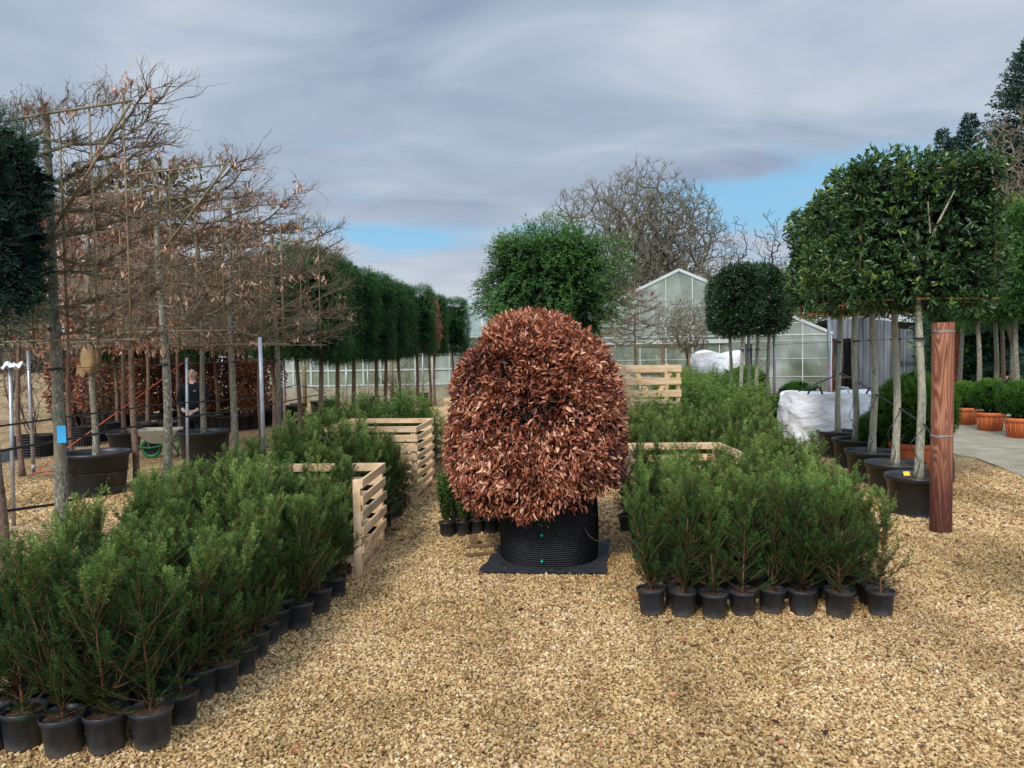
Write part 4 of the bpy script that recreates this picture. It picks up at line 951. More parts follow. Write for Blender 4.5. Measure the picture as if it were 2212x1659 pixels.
# ------------------------------------------------------------------ clipped balls
def ball_shrub(seed, r, n, mat='yew'):
    rs = np.random.RandomState(seed); D = nrm(rs.normal(0, 1, (n, 3))); D = D[D[:, 2] > -.75]; n = len(D)
    ln = np.array([noise.noise(Vector(x) * 2.5 + Vector((seed, 0, 0))) for x in D]); rad = r * (1 + .06 * ln) - rs.rand(n) ** 2 * r * .25
    X = D * rad[:, None] * np.array([1, 1, .92]); g = nrm(D + rs.normal(0, .3, (n, 3)) + np.array([0, 0, .3])); L = r * .2 * (.6 + .8 * rs.rand(n))
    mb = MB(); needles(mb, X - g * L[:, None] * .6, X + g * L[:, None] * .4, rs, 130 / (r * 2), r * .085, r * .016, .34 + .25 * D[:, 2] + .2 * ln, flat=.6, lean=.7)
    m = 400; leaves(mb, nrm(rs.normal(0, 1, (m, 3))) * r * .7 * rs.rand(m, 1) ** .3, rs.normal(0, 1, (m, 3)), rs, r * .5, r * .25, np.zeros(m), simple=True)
    return mb
TP = big_pot(.29, .22, .40)
def terr(rt, h):
    m = MB(); nseg = 48; prof = [(0, .003), (rt * .76, 0), (rt * .92, h - .10), (rt * .93, h - .09), (rt, h - .085), (rt + .008, h), (rt - .012, h), (rt - .03, h * .7)]
    m.lathe(prof, nseg)
    for k in range(16):
        a = k / 16 * 6.283; m.bar((math.cos(a) * rt * .775, math.sin(a) * rt * .775, .02), (math.cos(a) * rt * .925, math.sin(a) * rt * .925, h - .10), .012, .02)
    return m
b1 = ball_shrub(3, .48, 4200).mesh('foliage')
tp = terr(.30, .42).mesh('pot', True)
balls = [(2098, 921, 'yew ball in terracotta pot, leftmost of the three on the drive'), (2154, 935, 'yew ball in terracotta pot, middle of the three on the drive'), (2222, 951, 'yew ball in terracotta pot cut off by the right edge')]
for i, (px, py, lab) in enumerate(balls):
    g = G(px, py); t = thing('potted_yew_ball', lab, 'potted shrub', (g.x, g.y + .25, .03), i * 1.1, 'yew balls in terracotta pots', 1.0)
    q = obj('pot', tp, 'terra', t); f = obj('foliage', b1, 'ball', t); k_ = (.76, .90, .92)[i]; f.scale = (k_,) * 3; f.location.z = .40 + .42 * k_; obj('soil', soil_mesh(.27, .38, .01), 'soil', q)
p = GX(1976, 11.5, .6); t = thing('potted_yew_ball', 'large round yew in terracotta pot behind the pale trunks', 'potted shrub', (p.x, 11.5, 0), 0, None, 1.0)
q = obj('pot', terr(.36, .50).mesh('pot', True), 'terra', t); f = obj('foliage', ball_shrub(5, .60, 5200), 'ball', t); f.location.z = .98; obj('soil', soil_mesh(.32, .45, .01), 'soil', q)
for (px, Y, zc, s, lab, bp) in [(1722, 17.5, .78, .9, 'clipped yew ball behind the white bulk bags', True), (1690, 15.8, .52, .85, 'dark yew ball low at the left of the white bulk bags', True), (1612, 20.5, .95, 1.2, 'clipped yew ball behind the clipped standards', True), (1895, 12.3, .55, .75, 'dark yew ball in black pot between two pale trunks', True)]:
    p = GX(px, Y, zc); t = thing('potted_yew_ball', lab, 'potted shrub', (p.x, Y, 0), Y, 'yew balls in black pots')
    f = obj('foliage', b1, 'yew', t); f.scale = (s,) * 3; f.location.z = max(zc, .30 + .36 * s); q = obj('pot', big_pot(.26, .2, .34), 'bigpot', t, smooth=True)

# ------------------------------------------------------------------ timber post, wires, hoses, poles
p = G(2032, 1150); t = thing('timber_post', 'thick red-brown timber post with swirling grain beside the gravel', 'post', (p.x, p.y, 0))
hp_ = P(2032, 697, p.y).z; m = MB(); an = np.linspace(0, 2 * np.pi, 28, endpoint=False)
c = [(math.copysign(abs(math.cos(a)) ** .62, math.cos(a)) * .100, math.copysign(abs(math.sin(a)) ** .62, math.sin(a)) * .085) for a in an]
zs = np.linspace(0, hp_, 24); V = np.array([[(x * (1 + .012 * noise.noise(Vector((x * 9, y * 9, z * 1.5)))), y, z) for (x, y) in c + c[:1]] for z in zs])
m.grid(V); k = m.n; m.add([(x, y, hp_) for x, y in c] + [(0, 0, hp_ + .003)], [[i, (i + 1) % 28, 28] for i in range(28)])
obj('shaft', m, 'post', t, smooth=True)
for z in (P(2032, 717, p.y).z, P(2032, 942, p.y).z):
    w = MB(); w.tube([(x * 1.03 + 0, y * 1.03, z + .004 * math.sin(i)) for i, (x, y) in enumerate(c + c[:1])], .004, 5, cap=False); w.tube([(x * 1.03, y * 1.03, z + .012) for (x, y) in c + c[:1]], .003, 4, cap=False); obj('wire_wrap', w, 'steel', t)
w = MB(); q = np.linspace(0, 1, 14)
w.tube([(.105 + .035 * math.sin(u * 3.14), .03, P(2055, 960 + 115 * u, p.y).z) for u in q], .011, 6); w.tube([(.105 + .055 * math.sin(u * 3.14), .05, P(2055, 955 + 120 * u, p.y).z) for u in q], .009, 6)
tag(obj('hose', w, 'hose', loc=(p.x, p.y, 0)), 'short loop of black hose hanging behind the timber post', 'hose')
POSTP = p
def cable(name, pts, r, mat, label, cat='wire', group=None, sag=.0, sides=5):
    m = MB(); pts = [Vector(q) for q in pts]; out = []
    for a, b in zip(pts[:-1], pts[1:]):
        for u in np.linspace(0, 1, 9)[:-1]:
            q = a.lerp(b, u); q.z -= sag * 4 * u * (1 - u); out.append(q)
    out.append(pts[-1]); m.tube(out, r, sides); return tag(obj(name, m, mat, smooth=True), label, cat, group)
cable('wire', [(p.x, p.y, P(2032, 717, p.y).z)] + [(x - .0, y - .06, 2.08 + 0 * i) for i, (x, y) in enumerate(rpos)] + [P(1672, 745, 15.5)], .004, 'wire', 'thin wire strung from the timber post past the pale trunks')
cable('drip_hose', [(p.x - .09, p.y, P(2032, 942, p.y).z)] + [(x + .02, y - .075, 1.07 + .11 * i) for i, (x, y) in enumerate(rpos)] + [P(1672, 868, 15.4)], .012, 'hose', 'black irrigation hose running behind the timber post to the white bags', 'hose')
for i, (x, y) in enumerate(rpos[:4]):
    cable('drip_tube', [(x + .02, y - .09, 1.05 + .11 * i), (x - .16, y - .10, .85), (x - .05, y - .12, .62), (x - .10, y - .10, .43)], .005, 'hose', 'thin black drip tube curling down the %s pale trunk from the post' % ORD[i], 'tube', 'drip tubes on the pale trunks')
cable('wire', [(X0 - .02, 3.5, 1.88), (X0, 7, 1.89), (X0, 9.2, 1.88), (X0, 11.5, 1.89), (X0, 13.6, 1.88), (X0 + .6, 18, 1.9), (X0 + 1.2, 26, 1.9)], .0035, 'wire', 'upper thin wire tied to the grey trunks of the left row')
HZ = -.1
cable('drip_hose', [(X0 + HZ, 4, .86), P(17, 1103, 6.4), P(114, 1090, 7.1), P(289, 1045, 8.6), P(472, 998, 11.2), (X0 + .3, 15, .4)], .014, 'hose', 'lowest black hose sagging along the left row', 'hose', 'irrigation hoses along the left row')
cable('drip_hose', [P(-40, 981, 6.2), P(194, 940, 7.7), P(394, 901, 9.9), P(553, 881, 12.8), P(700, 850, 19)], .013, 'hose', 'middle black hose running along the left row', 'hose', 'irrigation hoses along the left row')
cable('drip_hose', [P(-40, 926, 6.5), P(150, 900, 7.8), P(344, 874, 9.6), P(560, 858, 13)], .010, 'hose', 'thin upper black hose running along the left row', 'hose', 'irrigation hoses along the left row')
cable('rope', [P(69, 1026, 12.4), P(144, 969, 12.1), P(342, 826, 12.0), P(395, 783, 12.0)], .009, 'rope', 'red guy rope slanting up behind the burlap-wrapped tree', 'rope')
cable('rope', [P(69, 1026, 12.4), P(90, 1018, 12.5), P(112, 1024, 12.2)], .012, 'rope', 'short red rope end knotted near the foot of the pole', 'rope')
cable('drip_hose', [P(570, 845, 18), P(640, 832, 18), P(680, 838, 19), P(705, 862, 19.5)], .012, 'hose', 'black hose looping over the far left black pots', 'hose')
# poles: x_top, y_top, x_bot, y_bot, radius
poles = [(22, 795, 30, 1135, .022, 'dull grey pole at the far left with white plastic on top'), (60, 757, 73, 1022, .028, 'galvanised pole with red rope knotted at its foot'), (403, 773, 406, 1048, .022, 'galvanised pole in front of the person'), (561, 728, 573, 1068, .030, 'thickest galvanised pole beside the third grey trunk'), (527, 775, 530, 926, .022, 'slim galvanised pole behind the thickest pole'), (613, 780, 615, 962, .024, 'pink-marked pole just right of the fourth grey trunk'), (748, 785, 749, 880, .03, 'slim pole between dark yew trunks before the white greenhouse'), (794, 783, 797, 910, .026, 'pink-marked pole between the reddish yew trunks'), (913, 750, 914, 880, .03, 'pole right of the far yew trunks'), (1672, 700, 1674, 935, .032, 'pale pole with pink paint beside the clipped standards'), (1790, 685, 1793, 958, .032, 'weathered grey pole with pink base by the white bags')]
for (x0, y0, x1, y1, r_, lab) in poles:
    g = G(x1, y1); tp_ = P(x0, y0, g.y); m = MB(); m.tube([(0, 0, 0), ((tp_.x - g.x) / 2, 0, tp_.z / 2), (tp_.x - g.x, 0, tp_.z)], r_, 12)
    t = thing('metal_pole', lab, 'pole', (g.x, g.y, 0), 0, 'metal poles along the rows'); obj('shaft', m, 'steel', t, smooth=True)
    if 'pink' in lab or 'rope' in lab:
        m = MB(); a0, a1 = (.28, .62) if 'pink' in lab else (.03, .07); dx = tp_.x - g.x; m.tube([(dx * a0, 0, tp_.z * a0), (dx * a1, 0, tp_.z * a1)], r_ + .003, 12)
        obj('paint_band', m, noise_mat('pink_paint', [(.4, (.55, .30, .33)), (.6, (.45, .42, .43))], 12, rough=.6), t, smooth=True)
g = G(30, 1135); tp_ = P(22, 795, g.y); m = MB(); V = np.zeros((8, 12, 3))
for i in range(8):
    for j in range(12): V[i, j] = (tp_.x - .05 + .22 * j / 11, g.y - .1 + .2 * i / 7, tp_.z + .06 + .06 * noise.noise(Vector((i * .5, j * .4, 2))) - .05 * abs(i - 3.5) / 3.5)
m.grid(V); tag(obj('plastic_sheet', m, 'whitebag', smooth=True), 'crumpled white plastic caught on the far left pole', 'plastic sheet')
for (px, y1, lab) in ((659, 880, 'yellowish wooden stake left of the nearest reddish yew trunk'), (847, 868, 'yellowish wooden stake among the far yew trunks')):
    g = G(px, y1); m = MB(); m.tube([(0, 0, 0), (0, 0, 2.3)], .08, 12); tag(obj('wooden_stake', m, 'cane', loc=g, smooth=True), lab, 'stake', 'wooden stakes')

# ------------------------------------------------------------------ black pots on the left
ap = [(52, 990, .37, .43, 'studded black pot nearest the left edge, under a bare shrub'), (155, 966, .36, .42, 'studded black pot partly hidden by the nearest grey trunk'), (208, 955, .36, .40, 'studded black pot left of the burlap-wrapped trunk'), (654, 953, .37, .42, 'nearest studded black pot behind the left yew bed'), (684, 935, .37, .42, 'second studded black pot behind the left yew bed'), (732, 922, .37, .42, 'third studded black pot, behind the reddish trunks'), (780, 909, .37, .42, 'fourth studded black pot, behind the reddish trunks'), (812, 899, .37, .40, 'fifth studded black pot in the diagonal row'), (864, 893, .45, .45, 'studded black pot with the bare multi-stemmed shrub')]
apm = airpot(.37, .42).mesh('wall', True)
for i, (px, py, r_, h_, lab) in enumerate(ap):
    g = G(px, py); t = thing('studded_pot', lab, 'plant pot', (g.x, g.y + r_, 0), i, 'studded black pots', 1); 
    obj('wall', apm, 'airpot', t); obj('soil', soil_mesh(.34, .37, .02, i), 'soil', t)
    if i in (0, 1, 2, 8):
        rsx = np.random.RandomState(60 + i); out = []
        for k in range(7 if i < 8 else 12): tw(out, np.array([rsx.normal(0, .05), rsx.normal(0, .05), .36]), nrm(np.array([rsx.normal(0, .35 if i < 8 else .9), rsx.normal(0, .3), 1.0])), .75 if i < 8 else .6, .012, 3, rsx, up=.05, nch=(2, 3), wig=.15, sh=.6)
        b = MB(); [b.tube(p_, r0, 4, cap=False) for p_, r0, d_ in out]; s = thing('bare_shrub', 'leafless twiggy shrub growing in the ' + ['far left studded pot', 'studded pot behind the nearest trunk', 'studded pot left of the burlap tree', 0, 0, 0, 0, 0, 'farthest studded pot'][i], 'shrub', (g.x, g.y + r_, 0)); obj('stems', b, 'darktwig', s)
kp = big_pot(.27, .215, .40).mesh('pot', True); ks = soil_mesh(.24, .35, .02)
far_pots = [(457, 930), (484, 934), (513, 931), (547, 923), (575, 917), (622, 905), (683, 893), (705, 890), (803, 880), (910, 872), (356, 948), (592, 912), (640, 900)]
for i, (px, py) in enumerate(far_pots):
    g = G(px, py); t = thing('plant_pot', 'smooth black pot of the far left rows, %s from the left' % ORD[sorted(q[0] for q in far_pots).index(px)], 'plant pot', (g.x, g.y + .27, 0), i, 'smooth black pots of the far left rows')
    obj('pot', kp, 'bigpot', t); obj('soil', ks, 'soil', t)
# weed fabric strips
m = MB(); a, b, c_, d_ = G(-30, 1005), G(150, 975), G(150, 955), G(-30, 975); m.add([(q.x, q.y, .010) for q in (a, b, c_, d_)], [[0, 1, 2, 3]]); tag(obj('ground_cover_sheet', m, 'fabric'), 'black sheet under the studded pots at far left', 'ground sheet')

# beech hedge plants behind (brown) left
rsh = np.random.RandomState(15); hv = []
for i in range(2):
    X, g, dp, ln = shell(rsh, 2600, .42, .3, .72, 3, .25, .12, i * 9); hm = MB(); leaves(hm, X, g + rsh.normal(0, .6, X.shape) + np.array([0, 0, -.4]), rsh, .10, .05, np.clip(.45 + ln * .25 - .35 * dp + rsh.normal(0, .16, len(X)), 0, 1), simple=True); hv.append(hm.mesh('foliage'))
bp_ = big_pot(.28, .24, .42).mesh('pot', True)
for i, px in enumerate(range(138, 585, 34)):
    Y = 20.5 + .6 * math.sin(i * 2) - .004 * (px - 150) * 0; p = GX(px, Y, 1.0); t = thing('potted_beech_bush', 'red-brown leafy beech bush in the row behind the trunks, %s from the left' % ORD[i], 'potted shrub', (p.x, Y, 0), i * 2.2, 'red-brown beech bushes behind the left rows')
    f = obj('foliage', hv[i % 2], 'redbeech', t); f.location.z = 1.18; f.scale = (1, 1, 1.08 + .05 * math.sin(i * 5)); obj('pot', bp_, 'bigpot', t)
for i, px in enumerate((-30, 20, 75, 110)):
    Y = 23; p = GX(px, Y, 1.0); t = thing('bare_tree', 'slim leafless sapling at far left, %s from the edge' % ORD[i], 'tree', (p.x, Y, 0), i * 2.2, 'slim leafless saplings at far left')
    out = []; rsx = np.random.RandomState(i + 80); tw(out, np.array([0, 0, 0.]), np.array([0, 0, 1.]), 2.6, .04, 4, rsx, up=.1, nch=(4, 5), wig=.08, sh=.42, npt=6); b = MB(); [b.tube(p_, r0, 4, cap=False) for p_, r0, d_ in out]; obj('stems', b, 'twig', t)

# ------------------------------------------------------------------ wheelbarrow
g = G(340, 992); t = thing('wheelbarrow', 'green-framed wheelbarrow with dusty cream tray, parked beside the person', 'wheelbarrow', (g.x, g.y + .2, 0), R(4))
m = MB(); th = [(-.42, .62), (.40, .56)]
def tray(z, xs, ys): return [(xs[0], -ys, z), (xs[1], -ys, z), (xs[1], ys, z), (xs[0], ys, z)]
V = tray(.30, (-.14, .22), .16) + tray(.56, (-.44, .42), .30); V2 = [(x * .97, y * .97, z + .012) for x, y, z in V]
m.add(V + V2, [[0, 3, 2, 1], [0, 1, 5, 4], [1, 2, 6, 5], [2, 3, 7, 6], [3, 0, 4, 7], [8, 9, 10, 11], [8, 12, 13, 9], [9, 13, 14, 10], [10, 14, 15, 11], [11, 15, 12, 8], [4, 5, 13, 12], [5, 6, 14, 13], [6, 7, 15, 14], [7, 4, 12, 15]]); obj('tray', m, 'cream', t)
wq = MB(); an = np.linspace(0, 2 * np.pi, 33); wq.tube([(-.20 + .165 * math.cos(a), 0, .20 + .165 * math.sin(a)) for a in an], .036, 10, cap=False); wo = obj('wheel', wq, 'greenpaint', t, smooth=True)
wq = MB(); wq.tube([(-.20, -.02, .20), (-.20, .02, .20)], .135, 20); obj('rim', wq, 'tyre', wo)
for s_ in (-1, 1):
    f = MB(); f.tube([(-.38, s_ * .05, .22), (-.20, s_ * .07, .20), (.10, s_ * .17, .27), (.75, s_ * .27, .55)], .017, 8); obj('handle', f, 'greenpaint', t, smooth=True)
    f = MB(); f.tube([(.12, s_ * .17, .29), (.25, s_ * .19, .03), (.36, s_ * .20, .03), (.42, s_ * .22, .40)], .015, 8); obj('leg', f, 'greenpaint', t, smooth=True)
    f = MB(); f.tube([(-.20, s_ * .07, .20), (-.26, s_ * .16, .46)], .008, 6); obj('strut', f, 'steel', t)
f = MB(); f.tube([(-.38, -.05, .22), (-.43, 0, .23), (-.38, .05, .22)], .014, 8); obj('nose_guard', f, 'greenpaint', t)

# ------------------------------------------------------------------ person
def skin_obj(name, verts, edges, radii, mat, parent, sub=2, root=0):
    me = bpy.data.meshes.new(name); me.from_pydata(verts, edges, []); me.materials.append(M[mat])
    o = bpy.data.objects.new(name, me); COL.objects.link(o); o.parent = parent
    sk = o.modifiers.new('skin', 'SKIN'); sk.use_smooth_shade = True
    for i, r_ in enumerate(radii):
        me.skin_vertices[0].data[i].radius = r_ if hasattr(r_, '__len__') else (r_, r_)
    for i in range(len(verts)): me.skin_vertices[0].data[i].use_root = (i == root)
    s = o.modifiers.new('sub', 'SUBSURF'); s.levels = s.render_levels = sub
    return o
PY = 14.0; pp = GX(416, PY, 1.5)
t = thing('person', 'young person in black hooded top and trousers standing behind a large pot', 'person', (pp.x, PY, 0), R(8))
# body: head, neck, trunk, arms, legs as one continuous surface (facing -y)
bv = [(0, 0, .95), (0, 0, 1.12), (0, 0, 1.30), (0, 0, 1.43), (0, -.005, 1.50), (0, -.015, 1.57), (0, -.02, 1.66), (0, -.01, 1.735),
      (-.17, 0, 1.40), (-.23, .02, 1.14), (-.13, -.20, .98), (-.075, -.235, .945),
      (.17, 0, 1.40), (.23, .02, 1.14), (.11, -.20, .97), (.055, -.23, .95),
      (-.09, 0, .88), (-.10, -.01, .48), (-.11, .01, .08), (-.12, -.13, .035),
      (.09, 0, .88), (.10, -.01, .48), (.11, .01, .08), (.12, -.13, .035)]
be = [(0, 1), (1, 2), (2, 3), (3, 4), (4, 5), (5, 6), (6, 7), (3, 8), (8, 9), (9, 10), (10, 11), (3, 12), (12, 13), (13, 14), (14, 15), (0, 16), (16, 17), (17, 18), (18, 19), (0, 20), (20, 21), (21, 22), (22, 23)]
brad = [(.14, .10), (.13, .09), (.15, .10), (.12, .09), .052, .062, (.082, .098), (.06, .07), .055, .042, .030, .030, .055, .042, .030, .030, .085, .06, .045, .035, .085, .06, .045, .035]
body = skin_obj('body', bv, be, brad, 'skin', t)
for sx in (-1, 1):       # hands with curled fingers, clasped in front
    hv_ = [(sx * .07, -.232, .945), (sx * .045, -.248, .925)]; he = [(0, 1)]; hr = [.028, .026]
    for f_ in range(5):
        b0 = len(hv_); zx = .022 - .013 * f_; Ls = [.8, 1, 1.1, 1.0, .8][f_]
        if f_ == 0: pts = [(sx * .05, -.262, .955), (sx * .025, -.280, .958)]
        else: pts = [(sx * .018, -.262, .928 + zx), (-sx * .018 * Ls, -.262, .918 + zx), (-sx * .028 * Ls, -.246, .905 + zx)]
        hv_ += pts; he.append((1, b0)); he += [(b0 + i, b0 + i + 1) for i in range(len(pts) - 1)]; hr += [.0095] * (len(pts) - 1) + [.0075]
    skin_obj('hand', hv_, he, hr, 'skin', t, 1)
tv = [(0, 0, .93), (0, 0, 1.12), (0, 0, 1.30), (0, 0, 1.41), (0, .02, 1.475), (-.175, 0, 1.39), (-.245, .02, 1.14), (-.14, -.185, .985), (.175, 0, 1.39), (.245, .02, 1.14), (.12, -.185, .975)]
skin_obj('hooded_top', tv, [(0, 1), (1, 2), (2, 3), (3, 4), (3, 5), (5, 6), (6, 7), (3, 8), (8, 9), (9, 10)], [(.19, .14), (.175, .13), (.19, .135), (.15, .12), (.085, .085), .085, .068, .048, .085, .068, .048], 'cloth', t)
skin_obj('trousers', [(0, 0, .92), (-.095, 0, .86), (-.105, -.01, .48), (-.11, .01, .08), (.095, 0, .86), (.105, -.01, .48), (.11, .01, .08)], [(0, 1), (1, 2), (2, 3), (0, 4), (4, 5), (5, 6)], [(.165, .13), .12, .085, .07, .12, .085, .07], 'cloth', t)
# face features and hair
fm = MB()
def ell(m, c, r, seg=14, zc=None, a=.5):
    pr = [(math.sin(x), math.cos(x)) for x in np.linspace(0.001, math.pi - .001, seg // 2 + 2)]; an = np.linspace(0, 2 * np.pi, seg, endpoint=False)
    V = np.array([[(c[0] + r[0] * s * math.cos(q), c[1] + r[1] * s * math.sin(q), c[2] + r[2] * z) for q in an] + [(c[0] + r[0] * s, c[1], c[2] + r[2] * z)] for s, z in pr]); m.grid(V, a)
hd = MB(); ell(hd, (0, -.012, 1.655), (.078, .095, .115), 24); ell(hd, (0, -.035, 1.585), (.052, .06, .045), 16); ell(hd, (0, -.112, 1.642), (.013, .02, .024), 10)
for sx in (-1, 1): ell(hd, (sx * .078, -.01, 1.648), (.012, .022, .032), 10)
obj('head', hd, 'skin', t, smooth=True)
fe = MB()
for sx in (-1, 1): ell(fe, (sx * .030, -.098, 1.668), (.013, .008, .007), 10); fe.box((sx * .032, -.104, 1.690), (.032, .008, .006))
obj('eyes', fe, 'hair', t, smooth=True)
fe = MB(); ell(fe, (0, -.100, 1.603), (.022, .010, .007), 10); obj('mouth', fe, 'rope', t, smooth=True)
hh = MB(); rsx = np.random.RandomState(3)
ell(hh, (0, .012, 1.705), (.086, .100, .075), 20)
for k in range(60):
    a = rsx.rand() * 6.28; e_ = rsx.uniform(-.1, 1.4); ell(hh, (.075 * math.cos(a) * math.cos(e_), .0 + .085 * math.sin(a) * math.cos(e_), 1.715 + .062 * math.sin(e_)), (.022, .022, .018), 6)
obj('hair', hh, 'hair', t, smooth=True)
lg = MB(); lg.box((.07, -.142, 1.33), (.045, .006, .014)); obj('chest_logo', lg, 'white', t)

# ------------------------------------------------------------------ bulk bags
def bulk_bag(seed, w, d, h, top=True):
    rs = np.random.RandomState(seed); m = MB(); nu, nv = 64, 26; V = np.zeros((nv, nu + 1, 3))
    for i in range(nv):
        v = i / (nv - 1)
        for j in range(nu + 1):
            a = j / nu * 2 * math.pi; k = 3.2; c, s = math.cos(a), math.sin(a); rr = (abs(c) ** k + abs(s) ** k) ** (-1 / k)
            bulge = 1 + .10 * math.sin(v * 3.0) ; x, y = rr * c * w / 2 * bulge, rr * s * d / 2 * bulge
            fold = .07 * noise.noise(Vector((c * 2.5, s * 2.5, v * 6 + seed))) + .03 * noise.noise(Vector((c * 9, s * 9, v * 3 + seed)))
            z = v * h * (1 + .10 * noise.noise(Vector((c * 1.2, s * 1.2, seed)))); V[i, j] = (x * (1 + fold), y * (1 + fold), z)
    m.grid(V); k0 = nv - 1; T = np.zeros((6, nu + 1, 3))
    for i in range(6):
        q = 1 - i / 5 * .999
        for j in range(nu + 1): x, y, z = V[k0, j]; T[i, j] = (x * q, y * q, z - .10 * (1 - q) + .05 * noise.noise(Vector((x * q * 5, y * q * 5, seed + 3))) * (1 - q) * 2)
    m.grid(T); return m
for i, (px, Y, w_, d_, h_, lab) in enumerate([(1764, 14.3, 1.22, 1.0, 1.12, 'white bulk bag with gaping folded top, nearer the greenhouse pole'), (1886, 14.6, 1.18, 1.0, 1.10, 'white bulk bag behind the pale tree trunks, right of the other')]):
    p = GX(px, Y, .6); t = thing('bulk_bag', lab, 'bag', (p.x, Y, 0), .1, 'white bulk bags of aggregate'); b = obj('bag', bulk_bag(i * 4 + 1, w_, d_, h_), 'whitebag', t, smooth=True)
    for s_ in (-1, 1):
        l = MB(); l.tube([(s_ * .42, -.42, h_ - .05), (s_ * .36, -.46, h_ + .10), (s_ * .18, -.45, h_ + .12), (s_ * .10, -.44, h_ - .06)], [.02, .018, .018, .02], 6); obj('lifting_strap', l, 'whitebag' if s_ > 0 else 'fabric', t, smooth=True)
p = GX(1553, 24.0, 1.2); t = thing('wrapped_stack', 'white plastic-wrapped stack in front of the greenhouse', 'wrapped stack', (p.x, 24.2, 0)); obj('wrapping', bulk_bag(9, 1.55, 1.2, 1.85), 'whitebag', t, smooth=True)
m = MB(); p = GX(1617, 22, 1); m.box((p.x, 22, 1.05), (.16, .16, 2.1)); tag(obj('dark_post', m, 'hose'), 'short dark upright post between the wrapped stack and the trunks', 'post')
p = GX(1668, 20, .6); m = MB(); W_ = .42; m.lathe([(0, 0), (W_, 0), (W_ + .03, .52), (W_ + .06, .52), (W_ + .06, .58), (W_, .58), (W_, .4)], 4); tag(obj('planter', m, 'bigpot', loc=(p.x, 20, 0), rz=.78 - .2), 'square black planter behind the pale pole', 'planter')

# ------------------------------------------------------------------ greenhouse
def greenhouse(label, ox, oy, dx, half, zr, ze, depth, nbay=11, base=.0):
    """gable end facing the camera; ridge foot at (ox,oy), dx = unit vector along gable"""
    t = thing('greenhouse', label, 'greenhouse', (ox, oy, 0), math.atan2(dx[1], dx[0])); r_ = .03
    fr = MB(); gl = MB()
    roof = lambda x: zr - (zr - ze) * abs(x) / half
    for i in range(nbay + 1):
        x = -half + 2 * half * i / nbay; b = MB(); b.bar((x, 0, .02), (x, 0, roof(x)), .04, .04); obj('mullion', b, 'white', t)
    for s_ in (-1, 1):
        b = MB(); b.bar((0, 0, zr + .03), (s_ * (half + .05), 0, ze + .03), .12, .12); obj('gable_rafter', b, 'white', t)
        for k in range(1, 14):
            y = depth * k / 14; fr.bar((0, y, zr), (s_ * half, y, ze), .045, .06)
        for k in range(1, 5):
            u = k / 5; fr.bar((s_ * half * u, 0, zr + (ze - zr) * u - .03), (s_ * half * u, depth, zr + (ze - zr) * u - .03), .035, .035)
        for k in range(15): y = depth * k / 14; fr.bar((s_ * half, y, 0), (s_ * half, y, ze), .045, .045)
    fr.bar((0, 0, zr), (0, depth, zr), .08, .08)
    for k in (0, 4, 8, 12, 14):
        y = depth * k / 14; fr.bar((-half, y, ze), (half, y, ze), .05, .05)
    obj('roof_frame', fr, 'white', t)
    zb = [.75, 1.5, 2.25, 3.0, 3.8]
    fr = MB()
    for z in zb:
        xx = half if z <= ze else half * (zr - z) / (zr - ze); fr.bar((-xx, -.0, z), (xx, -.0, z), .03, .025)
    obj('glazing_bars', fr, 'white', t)
    b = MB(); b.bar((-half * .62, -.06, 2.28), (half * .35, -.06, 2.28), .12, .16); obj('lintel', b, 'white', t)
    # glass: gable fan, roof, sides
    for i in range(nbay):
        x0 = -half + 2 * half * i / nbay + .02; x1 = -half + 2 * half * (i + 1) / nbay - .02; g_ = MB(); 
        if x0 < 0 < x1: g_.add([(x0, 0.01, .05), (x1, 0.01, .05), (x1, 0.01, roof(x1)), (x0, 0.01, roof(x0))], [[0, 1, 2, 3]]); g_.add([(x0, .01, roof(x0)), (x1, .01, roof(x1)), (0, .01, zr)], [[0, 1, 2]])
        else: g_.add([(x0, .01, .05), (x1, .01, .05), (x1, .01, roof(x1)), (x0, .01, roof(x0))], [[0, 1, 2, 3]])
        obj('glass_panel', g_, 'glass', t)
    g_ = MB()
    for s_ in (-1, 1): g_.add([(0, .03, zr), (s_ * half, .03, ze), (s_ * half, depth, ze), (0, depth, zr)], [[0, 1, 2, 3]]); g_.add([(s_ * half, .03, 0.02), (s_ * half, depth, 0.02), (s_ * half, depth, ze), (s_ * half, .03, ze)], [[0, 1, 2, 3]])
    g_.add([(-half, depth, 0.02), (half, depth, 0.02), (half, depth, ze), (-half, depth, ze)], [[0, 1, 2, 3]]); g_.add([(-half, depth, ze), (half, depth, ze), (0, depth, zr)], [[0, 1, 2]])
    obj('roof_glass', g_, 'glass', t)
    # doors
    for k in range(2):
        b = MB(); x = -half * .30 + k * 1.15
        for q in ((x, .06, 0), (x + 1.1, .06, 0)): b.bar((q[0], -.05, .02), (q[0], -.05, 2.18), .08, .06)
        b.bar((x, -.05, .95), (x + 1.1, -.05, .95), .05, .06); b.bar((x, -.05, 2.15), (x + 1.1, -.05, 2.15), .08, .06); obj('door', b, 'brownwood', t)
    # inner growth and benches
    m = MB(); rs_ = np.random.RandomState(int(abs(ox) * 10)); n = 2600; q = np.stack([rs_.uniform(-half * .9, half * .9, n), rs_.uniform(1.5, depth * .8, n), rs_.gamma(2, .35, n)], 1); leaves(m, q, rs_.normal(0, 1, (n, 3)), rs_, .30, .14, simple=True); obj('plants_inside', m, 'box', t)
    b = MB()
    for yy in (3, 6): b.box((0, yy, .8), (half * 1.7, 1.0, .06))
    obj('bench', b, 'brownwood', t); return t
d_ = Vector((1, -.24, 0)).normalized()
greenhouse('large gabled greenhouse with algae-stained glass and white frame', 7.27, 32.4, (d_.x, d_.y), 6.15, 5.35, 2.5, 14)
